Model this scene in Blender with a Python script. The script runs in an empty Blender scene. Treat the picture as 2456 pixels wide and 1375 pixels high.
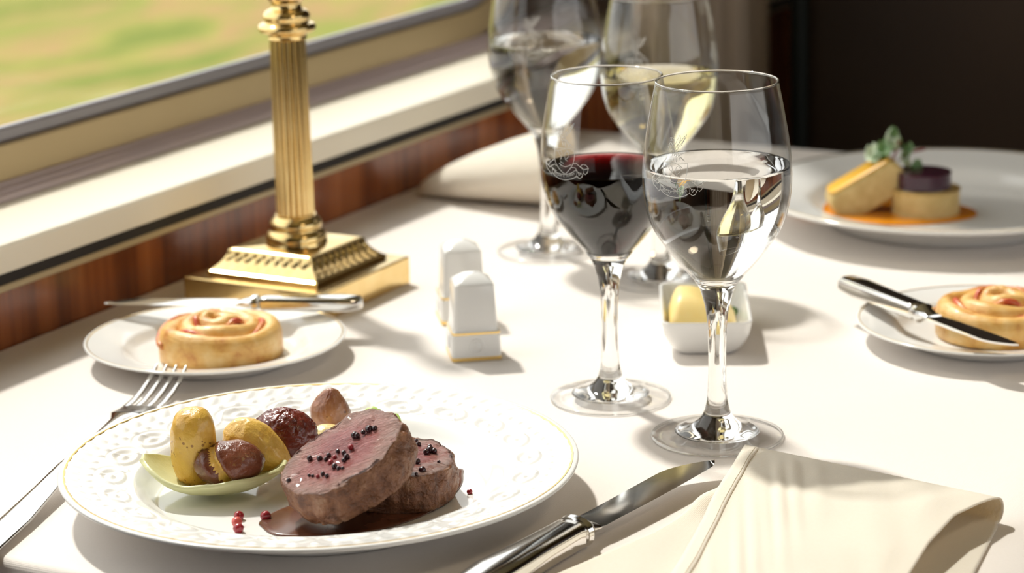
import bpy, math, random
import numpy as np
from mathutils import Vector, Matrix, noise
PI = math.pi
C = bpy.context.scene.collection
S = bpy.context.scene

# ------------------------------------------------------------------ camera
CAM_LOC = (0.0, 0.0, 0.4407)
R_ = (0.87824795, 0.47770658, -0.02183947)
U_ = (-0.10325226, 0.23402236, 0.9667329)
F_ = (-0.4669256, 0.84677621, -0.25485394)
cd = bpy.data.cameras.new('camera'); cam = bpy.data.objects.new('camera', cd); C.objects.link(cam)
cam.matrix_world = Matrix(((R_[0], U_[0], -F_[0], CAM_LOC[0]), (R_[1], U_[1], -F_[1], CAM_LOC[1]), (R_[2], U_[2], -F_[2], CAM_LOC[2]), (0, 0, 0, 1)))
cd.sensor_width = 36; cd.lens = 6000 / 2456 * 36
cd.clip_start = 0.02; cd.clip_end = 500
cd.dof.use_dof = True; cd.dof.focus_distance = 1.31; cd.dof.aperture_fstop = 8.5
S.camera = cam

# ------------------------------------------------------------------ world, sun, exposure
W = bpy.data.worlds.new('sky'); S.world = W; W.use_nodes = True
wn = W.node_tree.nodes; wl = W.node_tree.links
bg = wn['Background']
sky = wn.new('ShaderNodeTexSky'); sky.sky_type = 'HOSEK_WILKIE'; sky.turbidity = 5.0; sky.ground_albedo = 0.4
EL, AZ = math.radians(53), math.radians(31)
SUN = Vector((-math.cos(EL) * math.cos(AZ), math.cos(EL) * math.sin(AZ), math.sin(EL)))
sky.sun_direction = SUN
hz = wn.new('ShaderNodeMix'); hz.data_type = 'RGBA'; hz.inputs[0].default_value = 0.65; hz.inputs[7].default_value = (0.86, 0.84, 0.80, 1)   # thin bright haze over the blue
wl.new(sky.outputs['Color'], hz.inputs[6]); wl.new(hz.outputs[2], bg.inputs['Color']); bg.inputs['Strength'].default_value = 2.5
ld = bpy.data.lights.new('sun', 'SUN'); ld.energy = 3.3; ld.angle = math.radians(3.5); ld.color = (1.0, 0.965, 0.91)
sun = bpy.data.objects.new('sun', ld); C.objects.link(sun)
sun.rotation_euler = SUN.to_track_quat('Z', 'Y').to_euler(); sun.location = SUN * 12
S.view_settings.view_transform = 'Standard'; S.view_settings.look = 'None'
S.view_settings.exposure = 0.48; S.view_settings.gamma = 1.0; S.view_settings.use_curve_mapping = False
S.cycles.use_denoising = True
S.cycles.max_bounces = 14; S.cycles.diffuse_bounces = 5; S.cycles.glossy_bounces = 5
S.cycles.transmission_bounces = 14; S.cycles.transparent_max_bounces = 24; S.cycles.volume_bounces = 0
S.cycles.sample_clamp_indirect = 6.0; S.cycles.blur_glossy = 0.5

# ------------------------------------------------------------------ helpers
def tag(o, label=None, cat=None, group=None, kind=None):
    if label: o['label'] = label
    if cat: o['category'] = cat
    if group: o['group'] = group
    if kind: o['kind'] = kind
    return o

def thing(name, label, cat, loc=(0, 0, 0), rz=0.0, group=None):
    o = bpy.data.objects.new(name, None); C.objects.link(o); o.empty_display_size = 0.02
    o.location = loc; o.rotation_euler = (0, 0, rz)
    return tag(o, label, cat, group)

def mobj(name, v, f, m, parent=None, loc=None, smooth=True, sharp=40, mats=None, mi=None):
    me = bpy.data.meshes.new(name)
    me.from_pydata([tuple(map(float, p)) for p in v], [], [tuple(map(int, q)) for q in f])
    me.materials.append(m)
    if mats:
        for k in mats: me.materials.append(k)
        me.polygons.foreach_set('material_index', mi)
    if smooth:
        me.polygons.foreach_set('use_smooth', [True] * len(me.polygons))
        if sharp: me.set_sharp_from_angle(angle=math.radians(sharp))
    me.validate(); me.update()
    o = bpy.data.objects.new(name, me); C.objects.link(o)
    if parent: o.parent = parent
    if loc is not None: o.location = loc
    return o

def copy_tree(o, parent=None):
    c = o.copy(); C.objects.link(c); c.parent = parent
    for ch in list(o.children): copy_tree(ch, c)
    return c

def merge(parts):
    V, Fa, n = [], [], 0
    for v, f in parts:
        V += [tuple(p) for p in v]; Fa += [tuple(i + n for i in q) for q in f]; n += len(v)
    return V, Fa

def lathe(prof, n=64, flip=False):
    """profile [(r, z)...]; r = 0 makes a pole. Outward normals when z goes up on the outside."""
    V, Fa, rows = [], [], []
    for r, z in prof:
        if r < 1e-9:
            rows.append([len(V)]); V.append((0, 0, z))
        else:
            rows.append(list(range(len(V), len(V) + n)))
            for k in range(n):
                a = 2 * PI * k / n; V.append((r * math.cos(a), r * math.sin(a), z))
    for A, B in zip(rows[:-1], rows[1:]):
        for k in range(n):
            k2 = (k + 1) % n
            if len(A) == 1 and len(B) == 1: continue
            if len(A) == 1: q = (A[0], B[k2], B[k])
            elif len(B) == 1: q = (A[k], A[k2], B[0])
            else: q = (A[k], A[k2], B[k2], B[k])
            Fa.append(q[::-1] if flip else q)
    return V, Fa

def rings(rs, cap0=True, cap1=True, closed=True):
    V, Fa = [], []
    n = len(rs[0])
    for r in rs: V += [tuple(p) for p in r]
    for i in range(len(rs) - 1):
        for k in range(n if closed else n - 1):
            k2 = (k + 1) % n
            Fa.append((i * n + k, i * n + k2, (i + 1) * n + k2, (i + 1) * n + k))
    if cap0: Fa.append(tuple(range(n))[::-1])
    if cap1: Fa.append(tuple(range((len(rs) - 1) * n, len(rs) * n)))
    return V, Fa

def grid(P):
    nu, nv = len(P), len(P[0])
    V = [tuple(p) for row in P for p in row]
    return V, [(i * nv + j, (i + 1) * nv + j, (i + 1) * nv + j + 1, i * nv + j + 1) for i in range(nu - 1) for j in range(nv - 1)]

def box(x0, x1, y0, y1, z0, z1):
    V = [(x, y, z) for z in (z0, z1) for y in (y0, y1) for x in (x0, x1)]
    return V, [(0, 2, 3, 1), (4, 5, 7, 6), (0, 1, 5, 4), (2, 6, 7, 3), (0, 4, 6, 2), (1, 3, 7, 5)]

def prism_y(poly, y0, y1):
    n = len(poly)
    V = [(x, y0, z) for x, z in poly] + [(x, y1, z) for x, z in poly]
    Fa = [(k, (k + 1) % n, n + (k + 1) % n, n + k) for k in range(n)] + [tuple(range(n))[::-1], tuple(range(n, 2 * n))]
    return V, Fa

def tube(path, rad, n=8, cap=True, ry=None):
    P = [Vector(p) for p in path]; rs = []
    rad = rad if hasattr(rad, '__len__') else [rad] * len(P)
    up = Vector((0.013, 0.021, 1))
    for i, p in enumerate(P):
        t = (P[min(i + 1, len(P) - 1)] - P[max(i - 1, 0)])
        t = t.normalized() if t.length > 1e-12 else Vector((1, 0, 0))
        a = up.cross(t)
        a = a.normalized() if a.length > 1e-6 else Vector((1, 0, 0))
        b = t.cross(a)
        rs.append([p + (a * math.cos(2 * PI * k / n) + b * math.sin(2 * PI * k / n) * (ry or 1)) * rad[i] for k in range(n)])
    return rings(rs, cap, cap)

def rrect(w, h, r, n=6, cx=0, cy=0, edge=1):
    pts = []
    for sx, sy, a0 in ((1, 1, 0), (-1, 1, 90), (-1, -1, 180), (1, -1, 270)):
        for k in range(n + 1):
            a = math.radians(a0 + 90 * k / n)
            pts.append((cx + sx * (w / 2 - r) + r * math.cos(a), cy + sy * (h / 2 - r) + r * math.sin(a)))
    return pts

def mod(o, kind, **kw):
    m = o.modifiers.new(kind.lower(), kind)
    for k, v in kw.items(): setattr(m, k, v)
    return m

def nz(p, s=1.0, o=0.0):
    return noise.noise(Vector((p[0] * s + o, p[1] * s + o * 1.7, p[2] * s - o)))

# ------------------------------------------------------------------ materials
class NT:
    def __init__(s, name):
        s.m = bpy.data.materials.new(name); s.m.use_nodes = True
        s.t = s.m.node_tree; s.n = s.t.nodes; s.l = s.t.links
        s.b = s.n['Principled BSDF']; s.out = s.n['Material Output']
    def new(s, t, **kw):
        k = s.n.new('ShaderNode' + t)
        for a, v in kw.items():
            if a in k.inputs: k.inputs[a].default_value = v
            else: setattr(k, a, v)
        return k
    def link(s, a, b): s.l.new(a, b)
    def coord(s, scale=(1, 1, 1), rot=(0, 0, 0), kind='Object'):
        tc = s.new('TexCoord'); mp = s.new('Mapping')
        mp.inputs['Scale'].default_value = scale; mp.inputs['Rotation'].default_value = rot
        s.link(tc.outputs[kind], mp.inputs['Vector']); return mp.outputs['Vector']
    def noise(s, vec, scale, detail=4, rough=0.55, dist=0.0):
        k = s.new('TexNoise'); k.inputs['Scale'].default_value = scale; k.inputs['Detail'].default_value = detail
        k.inputs['Roughness'].default_value = rough; k.inputs['Distortion'].default_value = dist
        if vec is not None: s.link(vec, k.inputs['Vector'])
        return k.outputs['Fac']
    def ramp(s, fac, stops):
        k = s.new('ValToRGB'); e = k.color_ramp.elements
        while len(e) < len(stops): e.new(0.5)
        for x, (p, c) in zip(e, stops):
            x.position = p; x.color = (c[0], c[1], c[2], 1) if hasattr(c, '__len__') else (c, c, c, 1)
        s.link(fac, k.inputs['Fac']); return k.outputs['Color']
    def mix(s, fac, a, b, blend='MIX'):
        k = s.new('Mix'); k.data_type = 'RGBA'; k.blend_type = blend
        for sock, v in ((k.inputs[0], fac), (k.inputs[6], a), (k.inputs[7], b)):
            if isinstance(v, bpy.types.NodeSocket): s.link(v, sock)
            elif hasattr(v, '__len__'): sock.default_value = (v[0], v[1], v[2], 1)
            else: sock.default_value = v
        return k.outputs[2]
    def math(s, op, a, b=None, c=None):
        k = s.new('Math'); k.operation = op
        for i, v in enumerate((a, b, c)):
            if v is None: continue
            if isinstance(v, bpy.types.NodeSocket): s.link(v, k.inputs[i])
            else: k.inputs[i].default_value = v
        return k.outputs[0]
    def bump(s, h, strength=0.3, dist=0.001):
        k = s.new('Bump'); k.inputs['Strength'].default_value = strength; k.inputs['Distance'].default_value = dist
        s.link(h, k.inputs['Height']); s.link(k.outputs['Normal'], s.b.inputs['Normal']); return k
    def set(s, **kw):
        for k, v in kw.items():
            k = {'base': 'Base Color', 'rough': 'Roughness', 'metal': 'Metallic', 'spec': 'Specular IOR Level', 'coat': 'Coat Weight', 'coatr': 'Coat Roughness',
                 'sss': 'Subsurface Weight', 'sssr': 'Subsurface Radius', 'ssss': 'Subsurface Scale', 'sheen': 'Sheen Weight', 'aniso': 'Anisotropic'}.get(k, k)
            i = s.b.inputs[k]
            if isinstance(v, bpy.types.NodeSocket): s.link(v, i)
            elif hasattr(v, '__len__') and len(v) == 3 and i.type == 'RGBA': i.default_value = (*v, 1)
            else: i.default_value = v
        return s

def plain(name, base, rough=0.5, metal=0.0, **kw):
    n = NT(name); n.set(base=base, rough=rough, metal=metal, **kw); return n.m

M = {}
# porcelain
n = NT('porcelain'); n.set(base=(0.80, 0.795, 0.775), rough=0.1, spec=0.5)
M['porcelain'] = n.m
M['gold'] = plain('gold_line', (0.83, 0.58, 0.2), 0.25, 1.0)
# thin clear glass (wall of a bowl, window pane)
def thin_glass(name, tint, f0=0.045, graze=1.0, solid=0.0):
    n = NT(name); n.n.remove(n.b)
    g = n.new('NewGeometry'); d = n.new('VectorMath'); d.operation = 'DOT_PRODUCT'
    n.link(g.outputs['Normal'], d.inputs[0]); n.link(g.outputs['Incoming'], d.inputs[1])
    c = n.math('ABSOLUTE', d.outputs['Value'])
    p = n.math('POWER', n.math('SUBTRACT', 1.0, c), 5.0)
    fr = n.math('MULTIPLY_ADD', p, graze - f0, f0)
    t = n.new('BsdfTransparent'); t.inputs['Color'].default_value = (*tint, 1)
    gl = n.new('BsdfGlossy'); gl.inputs['Roughness'].default_value = 0.0; gl.inputs['Color'].default_value = (1, 1, 1, 1)
    mx = n.new('MixShader'); n.link(fr, mx.inputs[0]); n.link(t.outputs[0], mx.inputs[1]); n.link(gl.outputs[0], mx.inputs[2])
    if solid:
        g2 = n.new('BsdfGlass'); g2.inputs['IOR'].default_value = 1.5; g2.inputs['Roughness'].default_value = 0.0
        mx2 = n.new('MixShader'); mx2.inputs[0].default_value = solid; n.link(mx.outputs[0], mx2.inputs[1]); n.link(g2.outputs[0], mx2.inputs[2]); mx = mx2
    n.link(mx.outputs[0], n.out.inputs['Surface']); return n.m
M['bowl_glass'] = thin_glass('bowl_glass', (0.98, 0.98, 0.975), 0.026)
M['foot_glass'] = thin_glass('foot_glass', (0.99, 0.99, 0.99), 0.035, 0.7)
M['pane_glass'] = thin_glass('pane_glass', (0.96, 0.965, 0.955), 0.03)
def solid_glass(name, col, ior, absorb=None, dens=0.0):
    n = NT(name); n.n.remove(n.b)
    g = n.new('BsdfGlass'); g.inputs['Color'].default_value = (*col, 1); g.inputs['IOR'].default_value = ior; g.inputs['Roughness'].default_value = 0.0
    n.link(g.outputs[0], n.out.inputs['Surface'])
    if absorb:
        v = n.new('VolumeAbsorption'); v.inputs['Color'].default_value = (*absorb, 1); v.inputs['Density'].default_value = dens
        n.link(v.outputs[0], n.out.inputs['Volume'])
    return n.m
M['stem_glass'] = solid_glass('stem_glass', (0.99, 0.99, 0.985), 1.5)
M['water'] = solid_glass('water', (1, 1, 1), 1.333)
M['red_wine'] = solid_glass('red_wine', (1, 1, 1), 1.34, (0.68, 0.02, 0.055), 320)
M['white_wine'] = solid_glass('white_wine', (1, 1, 1), 1.34, (0.96, 0.90, 0.5), 22)
# etched crest
n = NT('etched_frost'); n.n.remove(n.b)
a = n.new('BsdfDiffuse'); a.inputs['Color'].default_value = (0.95, 0.94, 0.92, 1); t = n.new('BsdfTranslucent'); t.inputs['Color'].default_value = (0.95, 0.94, 0.92, 1)
b = n.new('BsdfTransparent'); m1 = n.new('MixShader'); m1.inputs[0].default_value = 0.5; m2 = n.new('MixShader'); m2.inputs[0].default_value = 0.12
n.link(a.outputs[0], m1.inputs[1]); n.link(t.outputs[0], m1.inputs[2]); n.link(m1.outputs[0], m2.inputs[1]); n.link(b.outputs[0], m2.inputs[2]); n.link(m2.outputs[0], n.out.inputs['Surface'])
M['etch'] = n.m
# metals
n = NT('polished_steel'); v = n.coord((60, 60, 60)); f = n.noise(v, 3.0, 3)
n.set(base=(0.80, 0.79, 0.77), metal=1.0, rough=n.math('MULTIPLY_ADD', f, 0.06, 0.07)); M['steel'] = n.m
n = NT('brass'); v = n.coord((1, 1, 1)); f = n.noise(v, 40, 3)
n.set(base=n.ramp(f, [(0.3, (0.74, 0.53, 0.22)), (0.7, (0.86, 0.66, 0.33))]), metal=1.0, rough=0.17); M['brass'] = n.m
# tablecloth
def weave(name, base, base2, scale, strength, transl=0.0, tcol=None, sheen=0.15, cc=None):
    n = NT(name); v = n.coord()
    w1 = n.new('TexWave'); w1.wave_type = 'BANDS'; w1.bands_direction = 'X'; w1.inputs['Scale'].default_value = scale; n.link(v, w1.inputs['Vector'])
    w2 = n.new('TexWave'); w2.wave_type = 'BANDS'; w2.bands_direction = 'Y'; w2.inputs['Scale'].default_value = scale * 1.06; n.link(v, w2.inputs['Vector'])
    nf = n.noise(v, 700, 3); h = n.math('ADD', n.math('MULTIPLY', w1.outputs['Fac'], w2.outputs['Fac']), n.math('MULTIPLY', nf, 0.8))
    lf = n.noise(v, 9, 3)
    h2 = n.math('ADD', n.math('MULTIPLY', h, 0.5), n.math('MULTIPLY', lf, 3.0))
    n.bump(h2, strength, 0.0006)
    n.set(base=n.mix(nf, base, base2), rough=0.85, sheen=sheen, spec=0.2)
    if transl:
        t = n.new('BsdfTranslucent'); t.inputs['Color'].default_value = (*tcol, 1)
        mx = n.new('MixShader'); mx.inputs[0].default_value = transl
        n.link(n.b.outputs[0], mx.inputs[1]); n.link(t.outputs[0], mx.inputs[2]); n.link(mx.outputs[0], n.out.inputs['Surface'])
    return n.m
M['cloth'] = weave('tablecloth_linen', (0.79, 0.73, 0.68), (0.84, 0.785, 0.735), 420, 0.35)
M['napkin'] = weave('cream_napkin', (0.86, 0.805, 0.69), (0.91, 0.865, 0.775), 380, 0.5, 0.2, (0.95, 0.76, 0.40))
M['curtain'] = plain('curtain_fabric', (0.42, 0.33, 0.245), 0.8, sheen=0.3)
M['thread'] = plain('thread', (0.62, 0.53, 0.36), 0.8)
# wood
def wood(name, c0, c1, c2, axis_scale, rough=0.25):
    n = NT(name); v = n.coord(axis_scale); f = n.noise(v, 1.0, 6, 0.6, 0.6)
    n.set(base=n.ramp(f, [(0.3, c0), (0.5, c1), (0.72, c2)]), rough=rough, coat=0.3, coatr=0.12); return n.m
M['mahogany'] = wood('mahogany', (0.09, 0.020, 0.007), (0.26, 0.070, 0.020), (0.44, 0.145, 0.042), (3, 38, 1.6))
M['dark_wood'] = wood('dark_wood', (0.02, 0.010, 0.006), (0.05, 0.022, 0.012), (0.08, 0.035, 0.02), (6, 14, 1.2), 0.35)
M['cream_paint'] = plain('cream_paint', (0.84, 0.785, 0.66), 0.35)
M['bronze_frame'] = plain('bronze_frame', (0.50, 0.39, 0.22), 0.38, 0.35)
M['track_metal'] = plain('track_metal', (0.68, 0.58, 0.60), 0.3, 0.2)
M['rubber'] = plain('rubber', (0.27, 0.26, 0.29), 0.25)
M['black'] = plain('black_gap', (0.012, 0.009, 0.008), 0.7)
M['trim'] = plain('thin_trim', (0.45, 0.36, 0.22), 0.4, 0.3)
M['ceiling'] = plain('ceiling_paint', (0.82, 0.76, 0.66), 0.6)
M['carpet'] = plain('carpet', (0.08, 0.03, 0.025), 0.95)
n = NT('dark_leather'); v = n.coord((1, 1, 1)); f = n.noise(v, 160, 3); n.bump(f, 0.15, 0.001)
n.set(base=n.ramp(n.noise(v, 3, 2), [(0.3, (0.024, 0.0135, 0.008)), (0.7, (0.044, 0.024, 0.012))]), rough=0.6, spec=0.3); M['leather'] = n.m
n = NT('green_leather'); n.set(base=(0.006, 0.008, 0.006), rough=0.6, spec=0.25); M['piping'] = n.m
# meadow
n = NT('meadow'); v = n.coord((1.0, 0.45, 1)); f = n.noise(v, 1.1, 4, 0.55); g = n.noise(v, 5.0, 5, 0.6)
c1 = n.ramp(f, [(0.40, (0.085, 0.130, 0.014)), (0.47, (0.20, 0.20, 0.040)), (0.54, (0.27, 0.155, 0.075)), (0.62, (0.15, 0.175, 0.030))])
n.set(base=n.mix(n.math('MULTIPLY', g, 0.40), c1, (0.30, 0.26, 0.09)), rough=0.95, spec=0.1); M['meadow'] = n.m
# food
def potato_mat(name, c0, c1, spot, rough=0.3, spots=0.5, wr=0.0, wscale=90):
    n = NT(name); v = n.coord(); f = n.noise(v, 55, 4)
    col = n.ramp(f, [(0.3, c0), (0.7, c1)])
    vo = n.new('TexVoronoi'); vo.inputs['Scale'].default_value = 300; n.link(v, vo.inputs['Vector'])
    gate = n.noise(v, 95, 2)
    sp = n.math('MULTIPLY', n.math('LESS_THAN', vo.outputs['Distance'], 0.27), n.math('GREATER_THAN', gate, 1.0 - spots))
    col = n.mix(n.math('MULTIPLY', sp, 0.8), col, spot)
    h = n.noise(v, 260, 4)
    if wr:
        w = n.new('TexNoise'); w.noise_type = 'RIDGED_MULTIFRACTAL'; w.inputs['Scale'].default_value = wscale; w.inputs['Detail'].default_value = 3; n.link(v, w.inputs['Vector'])
        h = n.math('ADD', h, n.math('MULTIPLY', w.outputs['Fac'], wr))
    n.bump(h, 0.7, 0.0014)
    n.set(base=col, rough=rough, coat=0.35, coatr=0.12, sss=0.12, sssr=(1.0, 0.5, 0.2), ssss=0.004); return n.m
M['potato_yellow'] = potato_mat('potato_yellow', (0.66, 0.36, 0.045), (0.80, 0.52, 0.10), (0.25, 0.09, 0.02), 0.32, 0.47)
M['potato_flesh'] = potato_mat('potato_flesh', (0.72, 0.42, 0.06), (0.88, 0.60, 0.15), (0.8, 0.5, 0.1), 0.3, 0.1)
M['potato_pale'] = potato_mat('potato_pale', (0.78, 0.62, 0.22), (0.86, 0.72, 0.36), (0.5, 0.3, 0.06), 0.4, 0.35)
M['potato_brown'] = potato_mat('potato_brown', (0.10, 0.022, 0.012), (0.24, 0.075, 0.035), (0.3, 0.15, 0.05), 0.26, 0.4, 0.5, 60)
M['potato_red'] = potato_mat('potato_red', (0.09, 0.012, 0.008), (0.20, 0.035, 0.02), (0.02, 0.006, 0.004), 0.24, 0.25, 1.0, 75)
M['potato_tan'] = potato_mat('potato_tan', (0.18, 0.045, 0.025), (0.46, 0.22, 0.10), (0.08, 0.02, 0.01), 0.26, 0.4, 0.4, 70)
def meat_face():
    n = NT('meat_face'); v = n.coord()
    ln = n.new('VectorMath'); ln.operation = 'LENGTH'; n.link(v, ln.inputs[0])
    big = n.noise(v, 60, 3); d = n.math('ADD', n.math('MULTIPLY', ln.outputs['Value'], 27.0), n.math('MULTIPLY', n.math('SUBTRACT', big, 0.5), 0.55))
    col = n.ramp(d, [(0.16, (0.24, 0.014, 0.026)), (0.46, (0.36, 0.055, 0.058)), (0.70, (0.40, 0.165, 0.13)), (0.92, (0.25, 0.135, 0.09))])
    fib = n.noise(n.coord((240, 1000, 240), (0, 0, 0.6)), 1.0, 5, 0.65, 1.2)
    col = n.mix(n.math('MULTIPLY', n.math('POWER', fib, 1.6), 0.62), col, (0.62, 0.40, 0.34))
    big2 = n.noise(n.coord((90, 330, 90), (0, 0, 0.6)), 1.0, 3, 0.5, 1.0)
    n.bump(n.math('ADD', n.math('MULTIPLY', fib, 0.9), n.math('MULTIPLY', big2, 1.3)), 0.95, 0.0030)
    n.set(base=col, rough=0.27, spec=0.6, coat=0.15, sss=0.12, sssr=(1.0, 0.3, 0.2), ssss=0.003); return n.m
M['meat_face'] = meat_face()
n = NT('meat_crust'); v = n.coord(); f = n.noise(v, 90, 5, 0.6); g = n.noise(v, 420, 4)
n.bump(n.math('ADD', f, n.math('MULTIPLY', g, 0.6)), 1.0, 0.0032)
n.set(base=n.ramp(f, [(0.30, (0.055, 0.018, 0.008)), (0.47, (0.18, 0.070, 0.032)), (0.58, (0.26, 0.115, 0.055)), (0.72, (0.36, 0.21, 0.13))]), rough=0.36, spec=0.5); M['meat_crust'] = n.m
M['corn_dark'] = plain('peppercorn_dark', (0.028, 0.005, 0.010), 0.25, coat=0.4)
M['corn_red'] = plain('peppercorn_red', (0.30, 0.012, 0.022), 0.28, coat=0.5)
M['corn_pink'] = plain('peppercorn_pink', (0.62, 0.10, 0.085), 0.35, coat=0.4)
n = NT('gravy'); v = n.coord(); f = n.noise(v, 60, 3)
n.set(base=n.ramp(f, [(0.3, (0.085, 0.026, 0.012)), (0.7, (0.15, 0.052, 0.026))]), rough=0.24, coat=0.2, coatr=0.1); M['gravy'] = n.m
n = NT('leaf_petal'); v = n.coord((40, 600, 600)); f = n.noise(v, 1.0, 3)
n.bump(f, 0.4, 0.0005)
t = n.new('BsdfTranslucent'); t.inputs['Color'].default_value = (0.85, 0.87, 0.5, 1); mx = n.new('MixShader'); mx.inputs[0].default_value = 0.2
n.set(base=n.mix(f, (0.70, 0.71, 0.36), (0.83, 0.81, 0.52)), rough=0.35)
n.link(n.b.outputs[0], mx.inputs[1]); n.link(t.outputs[0], mx.inputs[2]); n.link(mx.outputs[0], n.out.inputs['Surface']); M['petal'] = n.m
n = NT('pastry'); v = n.coord(); f = n.noise(v, 70, 5, 0.6); g = n.noise(n.coord((60, 60, 700)), 1.0, 4)
n.bump(n.math('ADD', f, g), 0.6, 0.0012)
n.set(base=n.ramp(f, [(0.32, (0.56, 0.23, 0.045)), (0.48, (0.76, 0.44, 0.12)), (0.68, (0.84, 0.58, 0.24))]), rough=0.45, coat=0.15, sss=0.1, sssr=(1, .5, .2), ssss=0.003); M['pastry'] = n.m
n = NT('pastry_filling'); v = n.coord(); f = n.noise(v, 120, 3)
n.set(base=n.ramp(f, [(0.42, (0.55, 0.08, 0.03)), (0.55, (0.72, 0.30, 0.10))]), rough=0.35); M['filling'] = n.m
n = NT('butter'); v = n.coord(); f = n.noise(v, 60, 3); n.bump(f, 0.3, 0.001)
n.set(base=n.mix(f, (0.84, 0.62, 0.20), (0.88, 0.72, 0.34)), rough=0.4, sss=0.25, sssr=(1, .7, .3), ssss=0.006); M['butter'] = n.m
n = NT('herb_leaf'); v = n.coord(); f = n.noise(v, 150, 2)
t = n.new('BsdfTranslucent'); t.inputs['Color'].default_value = (0.25, 0.5, 0.1, 1); mx = n.new('MixShader'); mx.inputs[0].default_value = 0.3
n.set(base=n.ramp(f, [(0.35, (0.07, 0.20, 0.04)), (0.65, (0.30, 0.47, 0.2))]), rough=0.35)
n.link(n.b.outputs[0], mx.inputs[1]); n.link(t.outputs[0], mx.inputs[2]); n.link(mx.outputs[0], n.out.inputs['Surface']); M['herb'] = n.m
M['herb_pale'] = plain('herb_pale', (0.62, 0.74, 0.52), 0.4)
M['herb_stem'] = plain('herb_stem', (0.28, 0.03, 0.03), 0.4)
M['green_onion'] = plain('green_onion', (0.45, 0.62, 0.16), 0.4)
n = NT('terrine'); v = n.coord(); f = n.noise(v, 120, 4); n.bump(f, 0.3, 0.001)
n.set(base=n.ramp(f, [(0.3, (0.52, 0.36, 0.12)), (0.7, (0.68, 0.52, 0.22))]), rough=0.45, sss=0.1, sssr=(1, .6, .3), ssss=0.004); M['terrine'] = n.m
M['terrine_orange'] = plain('terrine_orange', (0.80, 0.44, 0.04), 0.35)
M['beetroot'] = plain('beetroot', (0.045, 0.006, 0.022), 0.25, coat=0.3)
M['orange_sauce'] = plain('orange_sauce', (0.78, 0.27, 0.005), 0.12, coat=0.5)

# ------------------------------------------------------------------ setting: the carriage
FLOOR, CEIL = -0.74, 1.55
Y0, Y1, XR = -1.6, 3.1, 1.75
def struct(name, vf, m, parent=None, **kw):
    o = mobj(name, vf[0], vf[1], m, parent, **kw)
    if not parent: tag(o, kind='structure')
    return o

struct('floor', box(-1.2, XR + .1, Y0, Y1, FLOOR - .05, FLOOR), M['carpet'], smooth=False)
struct('ceiling', box(-1.2, XR + .1, Y0, Y1, CEIL, CEIL + .05), M['ceiling'], smooth=False)
struct('wall_back', box(-1.2, XR + .1, Y0 - .05, Y0, FLOOR, CEIL), M['dark_wood'], smooth=False)
struct('wall_far', box(-1.2, XR + .1, Y1, Y1 + .05, FLOOR, CEIL), M['dark_wood'], smooth=False)

def loop(y0, y1, z0, z1, r, n=10):
    return rrect(y1 - y0, z1 - z0, r, n, (y0 + y1) / 2, (z0 + z1) / 2)
def ring_x(outer, inner, x0, x1):
    """a frame between two loops in the (y, z) plane, x0 (outside) to x1 (room side)"""
    n = len(outer)
    V = [(x, y, z) for x in (x0, x1) for L in (outer, inner) for y, z in L]
    Fa = []
    for k in range(n):
        j = (k + 1) % n; a, b, c, d = 0, n, 2 * n, 3 * n
        Fa += [(c + k, c + j, d + j, d + k), (a + k, b + k, b + j, a + j), (a + k, a + j, c + j, c + k), (b + k, d + k, d + j, b + j)]
    return V, Fa

WY0, WY1, WZ0, WZ1 = 0.05, 2.03, 0.1185, 1.25
# wood panel below, wall with the window hole above
struct('wall_left', prism_y([(-1.2, FLOOR), (-1.0325, FLOOR), (-1.0325, 0.0415), (-1.2, 0.0415)], Y0, Y1), M['mahogany'], smooth=False)
up = ring_x(loop(Y0, Y1, 0.079, CEIL, 0.0005), loop(WY0 - .024, WY1 + .024, WZ0 - .032, WZ1 + .032, 0.11), -1.150, -1.125)
struct('wall_left_upper', up, M['dark_wood'], smooth=False)
o = struct('trim_1', prism_y([(-1.2, 0.0415), (-1.0190, 0.0415), (-1.0183, 0.0422), (-1.0183, 0.0455), (-1.0190, 0.0462), (-1.2, 0.0462)], Y0, Y1), M['trim'], smooth=False)
struct('trim_2', prism_y([(-1.2, 0.0462), (-1.0190, 0.0462), (-1.0190, 0.0535), (-1.2, 0.0535)], Y0, Y1), M['black'], smooth=False)
sill = struct('trim_3', prism_y([(-1.2, 0.0535), (-1.0185, 0.0535), (-1.0175, 0.0545), (-1.0175, 0.0700), (-1.0190, 0.0718), (-1.0215, 0.0725), (-1.2, 0.0735)], Y0, Y1), M['cream_paint'], smooth=False)
win = thing('window_1', 'long carriage window with rounded corners above the cream sill', 'window', (0, 0, 0)); tag(win, kind='structure')
o = struct('window_frame', ring_x(loop(WY0 - .038, WY1 + .038, WZ0 - .036, WZ1 + .04, 0.12), loop(WY0 - .010, WY1 + .010, WZ0 - .0105, WZ1 + .010, 0.094), -1.1255, -1.108), M['bronze_frame'], win, sharp=30)
mod(o, 'BEVEL', width=0.0015, segments=2)
o = struct('window_gasket', ring_x(loop(WY0 - .0105, WY1 + .0105, WZ0 - .0105, WZ1 + .0105, 0.0945), loop(WY0, WY1, WZ0, WZ1, 0.085), -1.1195, -1.112), M['rubber'], win, sharp=30)
mod(o, 'BEVEL', width=0.0022, segments=3)
L = loop(WY0 - .002, WY1 + .002, WZ0 - .002, WZ1 + .002, 0.086); nL = len(L)
struct('window_pane', ([(x, y, z) for x in (-1.1185, -1.1150) for y, z in L], [tuple(range(nL))[::-1], tuple(range(nL, 2 * nL))] + [(k, (k + 1) % nL, nL + (k + 1) % nL, nL + k) for k in range(nL)]), M['pane_glass'], win, smooth=False)
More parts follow.
